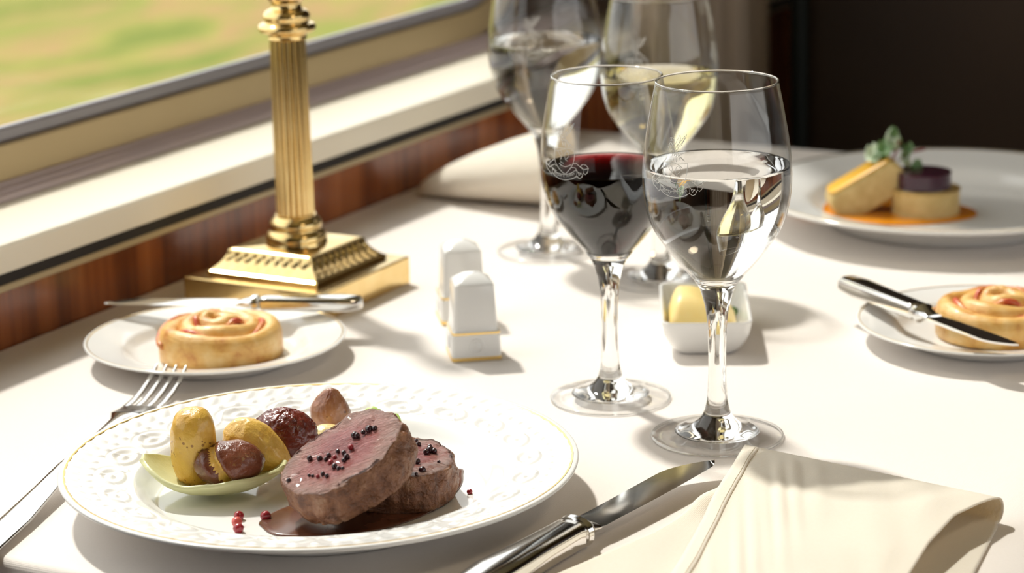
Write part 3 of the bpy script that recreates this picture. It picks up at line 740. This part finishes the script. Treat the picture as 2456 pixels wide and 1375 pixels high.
CREST = {'bird':[[(-703,1764),(-673,1757),(-685,1744),(-719,1730),(-726,1718),(-702,1706),(-672,1693),(-647,1682),(-630,1671)],[(-703,1764),(-663,1765),(-637,1761),(-630,1751),(-635,1739),(-614,1725),(-593,1711),(-578,1696),(-541,1683),(-495,1667),(-441,1651)],[(-615,1729),(-592,1750),(-560,1773),(-544,1786),(-531,1766),(-544,1744)],[(-584,1716),(-553,1740),(-512,1760),(-463,1781),(-438,1791),(-451,1772),(-482,1753),(-507,1733),(-549,1719),(-571,1706)],[(-567,1718),(-529,1734),(-492,1751),(-462,1775)],[(-595,1723),(-544,1744)],[(-630,1671),(-616,1650)],[(-584,1673),(-569,1643)],[(-579,1690),(-530,1668),(-507,1649)],[(-563,1691),(-516,1674),(-472,1657)],[(-598,1695),(-565,1666)],[(-703,1729),(-669,1713),(-626,1694),(-603,1674)],[(-676,1740),(-641,1717),(-598,1695)],[(-694,1751),(-660,1753),(-649,1729)],[(-691,1721),(-632,1721)],[(-666,1701),(-591,1702)],[(-643,1684),(-578,1684)]],'shield':[[(-789,1633),(-726,1635),(-666,1637),(-609,1638),(-554,1639),(-501,1640),(-449,1640),(-399,1640),(-401,1621),(-403,1601),(-406,1582),(-427,1551),(-476,1520),(-514,1505),(-552,1488),(-604,1492),(-645,1504),(-686,1515),(-719,1529),(-753,1544),(-785,1571),(-786,1592),(-787,1612),(-789,1633)]],'mono':[[(-732,1616),(-685,1625),(-644,1618),(-627,1602),(-637,1583),(-664,1569),(-649,1555),(-594,1549)],[(-702,1616),(-679,1599),(-646,1589),(-638,1571)],[(-648,1628),(-576,1634),(-522,1626),(-478,1615)],[(-530,1624),(-562,1616),(-577,1597),(-564,1575),(-520,1565)],[(-530,1622),(-500,1607),(-514,1588),(-551,1576)],[(-676,1547),(-630,1534),(-560,1530),(-492,1539),(-458,1548)]],'rib':[[(-1013,1534),(-961,1553),(-904,1556),(-891,1538),(-939,1519),(-1000,1525),(-1013,1534)],[(-1013,1534),(-997,1517),(-981,1499),(-907,1483),(-864,1469),(-837,1483),(-827,1508),(-862,1515),(-906,1508),(-932,1519)],[(-891,1538),(-807,1560),(-782,1562)],[(-908,1510),(-840,1523),(-776,1535),(-734,1528)],[(-827,1511),(-783,1502),(-725,1497)],[(-822,1504),(-735,1487),(-632,1482),(-552,1483),(-460,1496),(-378,1518)],[(-837,1483),(-766,1463),(-712,1457),(-660,1451),(-605,1451),(-553,1451),(-498,1457),(-444,1462),(-364,1481),(-373,1518)],[(-822,1504),(-837,1483)],[(-428,1556),(-374,1559),(-310,1539),(-264,1525)],[(-451,1530),(-387,1531),(-349,1507),(-278,1496)],[(-306,1541),(-272,1555),(-219,1551),(-180,1533),(-197,1508),(-227,1495),(-257,1503),(-251,1524),(-180,1532)],[(-306,1541),(-251,1524)],[(-364,1481),(-324,1469),(-286,1477),(-268,1495)],[(-345,1507),(-326,1487),(-291,1505)]],'text':[[(-797,1476),(-771,1492),(-755,1490),(-758,1486),(-767,1482),(-784,1484)],[(-774,1483),(-776,1474)],[(-742,1489),(-759,1476),(-758,1473),(-748,1472),(-739,1475),(-722,1487)],[(-695,1483),(-697,1486),(-708,1486),(-716,1483),(-717,1479),(-705,1477),(-706,1473),(-715,1470),(-725,1470),(-728,1473)],[(-697,1469),(-673,1485),(-676,1468)],[(-688,1474),(-675,1474)],[(-663,1468),(-653,1484),(-643,1468),(-633,1484)],[(-575,1485),(-595,1484),(-598,1468),(-578,1469)],[(-596,1476),(-581,1477)],[(-534,1471),(-537,1487),(-515,1473),(-518,1489)],[(-490,1489),(-495,1491),(-505,1490),(-508,1486),(-505,1478),(-498,1475),(-489,1476),(-486,1479),(-487,1483),(-495,1482)],[(-473,1478),(-482,1492)],[(-455,1480),(-464,1495)],[(-478,1485),(-459,1488)],[(-444,1482),(-447,1498),(-426,1485)],[(-445,1487),(-433,1489)],[(-416,1487),(-430,1501),(-413,1494),(-413,1504),(-399,1490)]]}
def glass(label, loc, s, face, group='stemmed glasses with etched crest'):
    """s scales the water-goblet profile; face is the heading (radians) the crest is centred on"""
    t = thing('wine_glass', label, 'glass', loc, 0, group)
    k = s * 1e-3; n = 96
    stem = smooth_prof(WG + [BW[0]], 4)
    i_f = next(i for i, q in enumerate(stem) if q[1] > 3.6)
    foot = [(0, 0.6)] + [(q[0], q[1]) for q in stem[:i_f + 1]]
    r1 = foot[-1][0]; foot = [(r1 * .6, .5), (30, .3), (36.2, 0.05)] + foot[2:]
    V, Fa = lathe([(r * k, z * k) for r, z in foot], n); mobj('foot', V, Fa, M['foot_glass'], t, sharp=0)
    V, Fa = lathe([((36.45 + .75 * math.cos(a)) * k, (1.0 + .75 * math.sin(a)) * k) for a in np.linspace(-PI, PI, 13)], n); mobj('foot_edge', V, Fa, M['stem_glass'], t, sharp=0)
    top = stem[i_f:]
    rim_in = BW[0][0] - 1.0
    dish = [(rim_in, 93.4), (rim_in * .8, 92.1), (rim_in * .5, 91.3), (rim_in * .2, 90.9), (0, 90.8)]
    V, Fa = lathe([(r * k, z * k) for r, z in [(0, .8), (6, .85), (11, 1.1), (16, 1.7), (20, 2.4), (r1 - 1, 3.3)] + top + dish], n); mobj('stem', V, Fa, M['stem_glass'], t, sharp=0)
    outer = smooth_prof(BW, 5)
    inner = [(r - (1.0 if i < 6 else 0.75), z + (.4 if i < 3 else 0)) for i, (r, z) in enumerate(outer)]
    rim = [(outer[-1][0] + .1, 201.25), (outer[-1][0] - .37, 201.55), (outer[-1][0] - .8, 201.25)]
    V, Fa = lathe([(r * k, z * k) for r, z in outer + rim + inner[::-1]], n); mobj('bowl', V, Fa, M['bowl_glass'], t, sharp=0)
    rr_ = outer[-1][0] - .35
    V, Fa = lathe([((rr_ + .62 * math.cos(a)) * k, (201.5 + .62 * math.sin(a)) * k) for a in np.linspace(-PI, PI, 13)], n); mobj('rim', V, Fa, M['stem_glass'], t, sharp=0)
    oz = [q[1] for q in outer]; orr = [q[0] for q in outer]
    parts = []
    for nm, sts in CREST.items():
        w = {'text': .10, 'bird': .16}.get(nm, .17)
        for st in sts:
            pts = []
            for a, z in st:
                z = z / 10; r = float(np.interp(z, oz, orr)) + .04; th = face + a / 1000
                pts.append((r * math.cos(th) * k, r * math.sin(th) * k, z * k))
            parts.append(tube(pts, w * k, 5))
    V, Fa = merge(parts); cr = mobj('etched_crest', V, Fa, M['etch'], t, sharp=0); cr['label'] = 'frosted white crest of a bird over a shield and ribbon'
    return t, inner
def fill(name, label, cat, loc, s, inner, z0, z1, m):
    k = s * 1e-3; rim_in = BW[0][0] - 1.0
    g_ = 0.25
    prof = []
    if z0 < 92: prof += [(0, 91.1 + .2), (rim_in * .5, 91.6 + .2), (rim_in * .8, 92.5)]
    pts = [(r - g_, z) for r, z in inner if 93.6 < z < z1 - 1.5]
    zi = [q[1] for q in inner]; ri = [q[0] for q in inner]
    prof += pts + [(float(np.interp(z1 - .9, zi, ri)) - g_, z1 - .9), (float(np.interp(z1 + .5, zi, ri)) - g_, z1 + .5), (float(np.interp(z1, zi, ri)) - g_ - .9, z1 + .08), (float(np.interp(z1, zi, ri)) - g_ - 2.4, z1), (12, z1), (0, z1)]
    V, Fa = lathe([(r * k, z * k) for r, z in prof], 96)
    o = mobj(name, V, Fa, m, None, loc, sharp=0); tag(o, label, cat); return o
G1 = (-0.5444, 1.2213, 0.0); G2 = (-0.6307, 1.2610, 0.0); G3 = (-0.8310, 1.5636, 0.0); G4 = (-0.7209, 1.5216, 0.0)
def face(g): return math.atan2(-g[1], -g[0])
t, inn = glass('front stemmed glass of water nearest the near napkin', G1, 1.0, face(G1))
fill('water', 'clear water in the front glass nearest the napkin', 'water', G1, 1.0, inn, 90, 155.5, M['water'])
t, inn = glass('stemmed glass of red wine just behind the front water glass', G2, 0.956, face(G2) - .10)
fill('red_wine', 'dark red wine half filling the glass beside the front water glass', 'wine', G2, 0.956, inn, 90, 146.0, M['red_wine'])
t, inn = glass('tall stemmed water glass at the back beside the rolled napkin', G3, 1.0, face(G3) + .35)
fill('water', 'clear water in the back glass beside the rolled napkin', 'water', G3, 1.0, inn, 90, 155.5, M['water'])
t, inn = glass('stemmed glass of white wine at the back behind the red wine', G4, 0.985, face(G4) + .2)
fill('white_wine', 'pale yellow white wine in the back glass behind the red wine', 'wine', G4, 0.985, inn, 90, 147.0, M['white_wine'])

# ------------------------------------------------------------------ brass lamp
lamp = thing('table_lamp', 'brass column table lamp standing by the window behind the left side plate', 'lamp', (-0.9330, 1.3880, 0.0))
LB = 0.0560
o = mobj('plinth', *box(-LB, LB, -LB, LB, 0, 0.0195), M['brass'], lamp, smooth=False); mod(o, 'BEVEL', width=0.0012, segments=3)
# stepped upper tier with a cast leaf pattern on its four sloping sides
rs = []; NS = 40
for i, (w, z) in enumerate([(0.0435, 0.0194), (0.0443, 0.0200), (0.0443, 0.0222), (0.0430, 0.0228)] + [(0.0426 - 0.0090 * q - .0018 * math.sin(PI * q), 0.0230 + 0.0125 * q) for q in np.linspace(0, 1, 12)] + [(0.0330, 0.0362), (0.0318, 0.0366)]):
    ring = []
    for sd in range(4):
        a = sd * PI / 2
        for k in range(NS):
            u = -1 + 2 * k / NS; d = 0
            if 4 <= i < 16:
                q = (i - 4) / 11; e = math.sin(PI * q) * min(1, (1 - abs(u)) * 8)
                d = 0.0011 * e * (math.sin(u * 30 + 1.5 * math.sin(q * 5)) * math.cos(q * 6 - .6) + .4 * math.sin(u * 62))
            x, y = w + d, u * w
            ring.append((x * math.cos(a) - y * math.sin(a), x * math.sin(a) + y * math.cos(a), z))
    rs.append(ring)
mobj('cast_step', *rings(rs), M['brass'], lamp, sharp=45)
mobj('column_base', *lathe(smooth_prof([(0, .0364), (.0195, .0364), (.0208, .0385), (.0208, .0420), (.0196, .0445), (.0176, .0460), (.0172, .0475), (.0180, .0490), (.0178, .0515), (.0160, .0540), (.0138, .0558), (.0130, .0570), (0, .0572)], 3), 64), M['brass'], lamp, sharp=50)
rs = []
for z, rr in ((.0565, .0131), (.060, .0130), (.115, .0126), (.165, .0122), (.178, .0121)):
    rs.append([((rr - .0012 * abs(math.sin(11 * 2 * PI * k / 440)) ** .7) * math.cos(2 * PI * k / 440), (rr - .0012 * abs(math.sin(11 * 2 * PI * k / 440)) ** .7) * math.sin(2 * PI * k / 440), z) for k in range(440)])
mobj('fluted_column', *rings(rs), M['brass'], lamp, sharp=60)
mobj('capital', *lathe(smooth_prof([(0, .1850), (.0122, .1850), (.0128, .1880), (.0150, .1895), (.0188, .1910), (.0194, .1935), (.0180, .1955), (.0150, .1965), (.0152, .1985), (.0158, .2010), (.0140, .2040), (.0110, .2055), (.0100, .2075), (.0104, .2100), (.0128, .2130), (.0140, .2170), (.0120, .2220), (.0080, .2260), (0, .2270)], 3), 64), M['brass'], lamp, sharp=50, loc=(0, 0, -.0080))
mobj('lamp_socket', *lathe([(0, .226), (.0075, .226), (.0075, .262), (.0115, .265), (.0115, .30), (0, .30)], 32), M['brass'], lamp, sharp=40, loc=(0, 0, -.0080))

# ------------------------------------------------------------------ salt and pepper
def shaker(name, label, loc, rz, holes):
    t = thing(name, label, 'shaker', loc, rz, 'porcelain shakers')
    def sq(w, z, r): return [(x, y, z) for x, y in rrect(w, w, r, 5)]
    secs = [(.0300, .0, .002), (.0308, .0006, .0022), (.0310, .002, .0022), (.0300, .0160, .0024), (.0298, .0180, .0026), (.0285, .0190, .003), (.0278, .0200, .003), (.0274, .023, .003), (.0246, .0470, .0024), (.0242, .0479, .0026), (.0230, .0487, .0030), (.0180, .0506, .0040), (.0115, .0528, .0040), (.004, .0536, .0015)]
    mobj('shaker_body', *rings([sq(w, z, r) for w, z, r in secs]), M['porcelain'], t, sharp=50)
    for z0, z1, w in ((.0004, .0026, .0314), (.0170, .0182, .0302)):
        V, Fa = rings([sq(w, z0, .0024), sq(w, z1, .0024), sq(w - .0012, z1 + .0001, .0024), sq(w - .0012, z0 - .0001, .0024), sq(w, z0, .0024)], False, False)
        mobj('gold_band', V, Fa, M['gold'], t, sharp=40)
    # embossed rosette on the base
    for a in range(4):
        V, Fa = lathe([(0, .0009), (.0018, .0008), (.003, .0001), (.0042, .0007), (.0052, .0001)], 24, True)
        o = mobj('rosette', V, Fa, M['porcelain'], t); o.location = (.0151 * math.cos(a * PI / 2), .0151 * math.sin(a * PI / 2), .0095); o.rotation_euler = (0, PI / 2 - .035, a * PI / 2)
    for k in range(holes):
        a = 2 * PI * k / holes
        mobj('pour_hole', *lathe([(0, .0001), (.0006, .0001), (.0006, -.0004)], 10, True), M['black'], t, loc=(.0026 * math.cos(a), 0.0026 * math.sin(a), .0534))
    return t
SR = math.atan2(.0191, .0248)
shaker('porcelain_shaker', 'front white porcelain shaker with gold bands beside the red wine glass', (-0.7495, 1.3075, 0), SR, 5)
shaker('porcelain_shaker', 'back white porcelain shaker partly hidden by the one in front', (-0.7985, 1.3790, 0), SR, 3)

# ------------------------------------------------------------------ butter dish
BD = Vector((-0.6345, 1.4039, 0)); BR = math.atan2(.0248, .0506)
dish = thing('butter_dish', 'small white rectangular dish of butter behind the front water glass', 'dish', BD, BR)
def rr3(w, h, z, r): return [(x, y, z) for x, y in rrect(w, h, r, 6)]
secs = [(.034, .078, 0, .006), (.036, .080, .0008, .007), (.0445, .0885, .004, .010), (.0530, .0970, .0125, .010), (.0560, .1000, .0215, .007), (.0565, .1005, .0225, .007), (.0558, .0998, .0231, .007), (.0530, .0970, .0228, .006), (.0520, .0960, .0215, .006), (.0468, .0910, .0125, .008), (.0405, .0845, .0055, .008), (.036, .080, .0040, .008)]
mobj('dish_body', *rings([rr3(*q) for q in secs]), M['porcelain'], dish, sharp=0)
bt = mobj('butter_wedge', *rings([[(x + 0.0006 * nz((x, y, z), 130), y + dy, z) for x, y in rrect(w, h, r, 6, cx)] for w, h, z, r, cx, dy in ((.036, .046, 0, .005, 0, 0), (.041, .052, .003, .006, 0, 0), (.0425, .053, .009, .006, 0, 0), (.040, .050, .0135, .006, -.001, 0), (.030, .043, .0200, .005, -.004, .001), (.018, .034, .0255, .004, -.008, .002), (.010, .025, .0280, .003, -.010, .003), (.004, .015, .0287, .0015, -.0105, .003))]), M['butter'], None, (BD.x + .003, BD.y - .010, .0045), sharp=0)
bt.rotation_euler = (0, 0, BR)
tag(bt, 'pale yellow butter wedge in the small white dish', 'butter')
for i, (lx, ly) in enumerate(((-.017, .026), (.017, .026))):
    w = Vector((lx, ly, 0)); w.rotate(Matrix.Rotation(BR, 3, 'Z'))
    parts = []
    for k in range(9):
        a = k * 0.7; q = [(0, 0, 0), (.004 * math.cos(a), .004 * math.sin(a), .003 + .001 * (k % 3)), (.008 * math.cos(a), .008 * math.sin(a), .003)]
        parts.append(tube(q, [.0008, .0026, .0006], 8, True, .35))
    V, Fa = merge(parts)
    o = mobj('herb_sprig', V, Fa, M['herb'], None, (BD.x + w.x, BD.y + w.y, .0062), sharp=0)
    tag(o, ('green herb sprig in the butter dish left of the butter', 'green herb sprig in the butter dish right of the butter')[i], 'herb')

# ------------------------------------------------------------------ near napkin
def pl(pts, t):
    P = np.array(pts, float); d = np.concatenate([[0], np.cumsum(np.linalg.norm(np.diff(P[:, :2], axis=0), axis=1))]); d /= d[-1]
    return np.array([np.interp(t, d, P[:, k]) for k in range(3)])
lowL = [(-.517, 1.1990, .0006), (-.506, 1.150, .0010), (-.5030, 1.118, .0030), (-.5035, 1.090, .0022), (-.509, 1.0585, .0012), (-.5175, 1.025, .0010), (-.525, .991, .0010), (-.535, .945, .0010)]
lowR = [(-.3585, 1.1490, .0010), (-.3570, 1.1400, .0010), (-.348, 1.078, .0010), (-.338, 1.0, .0010), (-.331, .945, .0010)]
topL = [(-.517, 1.1990, .0052), (-.5152, 1.1935, .0056), (-.5018, 1.1355, .0085), (-.4858, 1.0735, .0085), (-.469, 1.0030, .0085), (-.455, .945, .0080)]
topR = [(-.3605, 1.1500, .0145), (-.3640, 1.1330, .0165), (-.3690, 1.1120, .0165), (-.3690, 1.0750, .0150), (-.3650, 1.0300, .0120), (-.3620, .99, .0085), (-.3605, .945, .0070)]
nu = 84; P = []
for i in range(nu + 1):
    u = i / nu; row = []
    def lay(A, B, t): return pl(A, t) * (1 - u) + pl(B, t) * u
    for t in np.linspace(1, 0, 56)[:-1]:
        p = lay(lowL, lowR, t)
        w = min(1, t * 6)
        p[2] += w * (0.0012 * (1 + nz((p[0], p[1], 0), 26, 4))) * (1 - u) ** .5 + .0045 * math.exp(-((u - .02) / .05) ** 2) * math.exp(-((t - .36) / .07) ** 2)
        row.append(p)
    a0, b0 = lay(lowL, lowR, 0), lay(topL, topR, 0)
    back = np.array([0.30, 0.954, 0]); rr = (b0[2] - a0[2]) / 2
    for k in range(0, 13):
        a = -PI / 2 + PI * k / 12
        c = (a0 + b0) / 2; row.append(np.array([c[0], c[1], c[2]]) + back * rr * math.cos(a) * 0.8 + np.array([0, 0, 1]) * rr * math.sin(a))
    for t in np.linspace(0, 1, 64)[1:]:
        p = lay(topL, topR, t)
        w = min(1, t * 8) * min(1, (1 - u) * 7 + .15)
        p[2] += w * (0.0035 * math.sin(PI * min(1, u * 1.05)) * (1 - .5 * t) + 0.0013 * nz((p[0] * 1.0 + p[1] * .5, p[1] * .25, 0), 60, 8) + 0.0017 * nz((p[0], p[1], 0), 22, 2) + 0.0024 * nz((p[0] + p[1] * .45, 0, 0), 150, 5) * math.exp(-((u - .28) / .16) ** 2))
        row.append(p)
    P.append(row)
nap = mobj('napkin', *grid(P), M['napkin'], sharp=0)
mod(nap, 'SOLIDIFY', thickness=0.0007, offset=0.0)
tag(nap, 'cream folded napkin with a stitched hem in the near right corner', 'napkin')
hem_rows = []
for i in range(68, len(P[0])):
    t = (i - 67) / 63; a = pl(topL, t); b = pl(topR, t); d = (b - a); L_ = np.linalg.norm(d)
    row = []
    for q in (-.0005, 0.002, .0045, .0070, .0082, .0086):
        u = max(0, q / L_); k = u * nu; k0 = min(int(k), nu - 1); z = P[k0][i] * (1 - (k - k0)) + P[k0 + 1][i] * (k - k0)
        row.append((z[0] - (.0005 if q < 0 else 0), z[1], z[2] + (.0012 if q < .0084 else .0006)))
    hem_rows.append(row)
hem = mobj('hem', *grid(hem_rows), M['napkin'], nap, sharp=0); mod(hem, 'SOLIDIFY', thickness=0.0007, offset=0.0)
st = []
hv = [Vector(r[3]) for r in hem_rows]; cum = [0.0]
for q0, q1 in zip(hv[:-1], hv[1:]): cum.append(cum[-1] + (q1 - q0).length)
def along(d): return Vector([float(np.interp(d, cum, [h[c] for h in hv])) for c in range(3)])
for k in range(1, 96):
    a, b = along(k * .0026), along(k * .0026 + .0026); up_ = Vector((0, 0, .00045)); st.append(tube([a + up_, a + (b - a) * .3 + up_ * 1.5, a + (b - a) * .62 + up_], .00016, 5))
V, Fa = merge(st); mobj('stitching', V, Fa, M['thread'], hem, sharp=0)['label'] = 'dashed line of tan stitches'

# ------------------------------------------------------------------ rolled napkin
T0 = Vector((-1.0135, 1.6850, 0)); A1 = Vector((-0.8790, 1.6500, 0)); A2 = Vector((-0.9150, 1.7750, 0)); P = []
for i in range(41):
    s_ = i / 40; row = []
    base = T0.lerp((A1 + A2) / 2, s_); across = (A1 - A2) / 2 * (s_ ** .7); hgt = .060 * s_ ** .62 + .002
    for k in range(61):
        a = -0.50 * PI + 2.35 * PI * k / 60
        sp = 1 - 0.22 * (k / 60)
        q = base + across * math.cos(a) * sp
        row.append((q.x, q.y, hgt / 2 + hgt / 2 * math.sin(a) * sp + .0014 + .0006 * nz((q.x, q.y, k * .02), 40)))
    P.append(row)
rn = mobj('napkin', *grid(P), M['napkin'], sharp=0); mod(rn, 'SOLIDIFY', thickness=0.0012, offset=0.0)
tag(rn, 'cream napkin rolled into a cone against the wall behind the shakers', 'napkin')

# ------------------------------------------------------------------ starter on the far plate
FX, FY = -0.632, 1.752
pool('orange_sauce', 'bright orange sauce spread under the starter on the far plate', 'sauce', [(-.7080, 1.7400), (-.700, 1.7270), (-.678, 1.7180), (-.651, 1.7120), (-.622, 1.7110), (-.5960, 1.7260), (-.576, 1.7560), (-.580, 1.780), (-.60, 1.795), (-.64, 1.80), (-.68, 1.785), (-.70, 1.765)], 0.0070, M['orange_sauce'])
V, Fa = lathe(smooth_prof([(0, 0), (.0235, 0), (.0252, .002), (.0252, .0165), (.0240, .0185), (0, .0188)], 4), 64)
o = mobj('terrine_round', V, Fa, M['terrine'], None, (-0.6130, 1.7600, 0.0079), sharp=40); tag(o, 'upright golden terrine round under the beetroot slice', 'terrine', 'terrine rounds')
V, Fa = lathe(smooth_prof([(0, 0), (.0190, 0), (.0205, .0015), (.0205, .0105), (.0192, .0122), (0, .0124)], 4), 64)
o = mobj('beetroot_slice', V, Fa, M['beetroot'], None, (-0.6150, 1.7600, 0.0268), sharp=40); tag(o, 'dark purple beetroot slice on top of the upright terrine', 'beetroot')
lean = thing('terrine_round', 'golden terrine round leaning against the upright one', 'terrine', (-0.6560, 1.7480, 0.0240), 0, 'terrine rounds')
def slab(L_, H_, D_, r, m, name):
    a = rrect(L_, H_, r, 8)
    b = rrect(L_ - .004, H_ - .004, max(.001, r - .002), 8)
    V, Fa = rings([[(x, -D_ / 2, z) for x, z in b], [(x, -D_ / 2 + .002, z) for x, z in a], [(x, D_ / 2 - .002, z) for x, z in a], [(x, D_ / 2, z) for x, z in b]])
    return mobj(name, V, Fa, m, lean, sharp=35)
slab(.060, .0260, .030, .010, M['terrine'], 'terrine_body')
o = mobj('orange_top', *rings([[(x, y, z) for x, y in rrect(w, d, .006, 5)] for w, d, z in ((.050, .026, .0128), (.0515, .0275, .0134), (.050, .026, .0142))]), M['terrine_orange'], lean, sharp=0); o['label'] = 'orange top edge'  # thin slab of stronger orange on top of the tan body
lean.rotation_euler = (0, -0.52, CR + .05)
# herb garnish
hb = thing('herb_garnish', 'green herb sprig with a red stem on top of the leaning terrine', 'herb', (-0.6400, 1.7620, 0.0445), CR)
rng = random.Random(4)
leaves = [(-.014, 0, .004, .0085, 'herb_pale'), (-.006, -.004, .009, .008, 'herb'), (-.002, .002, .016, .008, 'herb_pale'), (.002, .004, .011, .0065, 'herb'), (.012, .002, .006, .0065, 'herb'), (.016, -.004, -.006, .0070, 'herb'), (-.010, -.005, -.001, .007, 'herb'), (.008, 0, .000, .006, 'herb_pale'), (.000, .003, .021, .004, 'herb')]
for x, y, z, r, mm in leaves:
    Pg = [[(r * .8 * u * (1 - .3 * v * v), r * v, r * .35 * (u * u + .6 * v * v) + .0006 * math.sin(9 * u)) for v in np.linspace(-1, 1, 9)] for u in np.linspace(-1, 1, 9)]
    Pg = [[(p[0] * math.sqrt(max(.02, 1 - (p[1] / r) ** 2 * .85)), p[1], p[2]) for p in row] for row in Pg]
    o = mobj('leaf', *grid(Pg), M[mm], hb, loc=(x, y, z), sharp=0); o.rotation_euler = (rng.uniform(.5, 1.3), rng.uniform(-.5, .5), rng.uniform(-1, 1)); mod(o, 'SOLIDIFY', thickness=.0006)
V, Fa = tube([(-.002, 0, -.006), (.002, .001, .006), (.005, .001, .015)], .0009, 8); mobj('stem', V, Fa, M['herb_stem'], hb)
V, Fa = tube([(.004, 0, .000), (.014, .001, .006), (.024, .001, .008)], .0008, 8); mobj('stem', V, Fa, M['herb_stem'], hb)

# ------------------------------------------------------------------ warm fill lamp added under the ceiling to lift the shade, out of view
cl_ = thing('fill_lamp', 'round warm fill lamp added at the ceiling out of view', 'lamp', (0.55, 0.9, CEIL))
mobj('fill_lamp_rim', *lathe([(.19, 0), (.20, -.01), (.20, -.035), (.18, -.04), (.18, 0)], 48), M['brass'], cl_)
al = bpy.data.lights.new('fill_lamp_light', 'AREA'); al.shape = 'DISK'; al.size = 0.36; al.energy = 3.0; al.color = (1.0, 0.80, 0.55)
ao = bpy.data.objects.new('fill_lamp_light', al); C.objects.link(ao); ao.location = (0.55, 0.9, CEIL - 0.045)
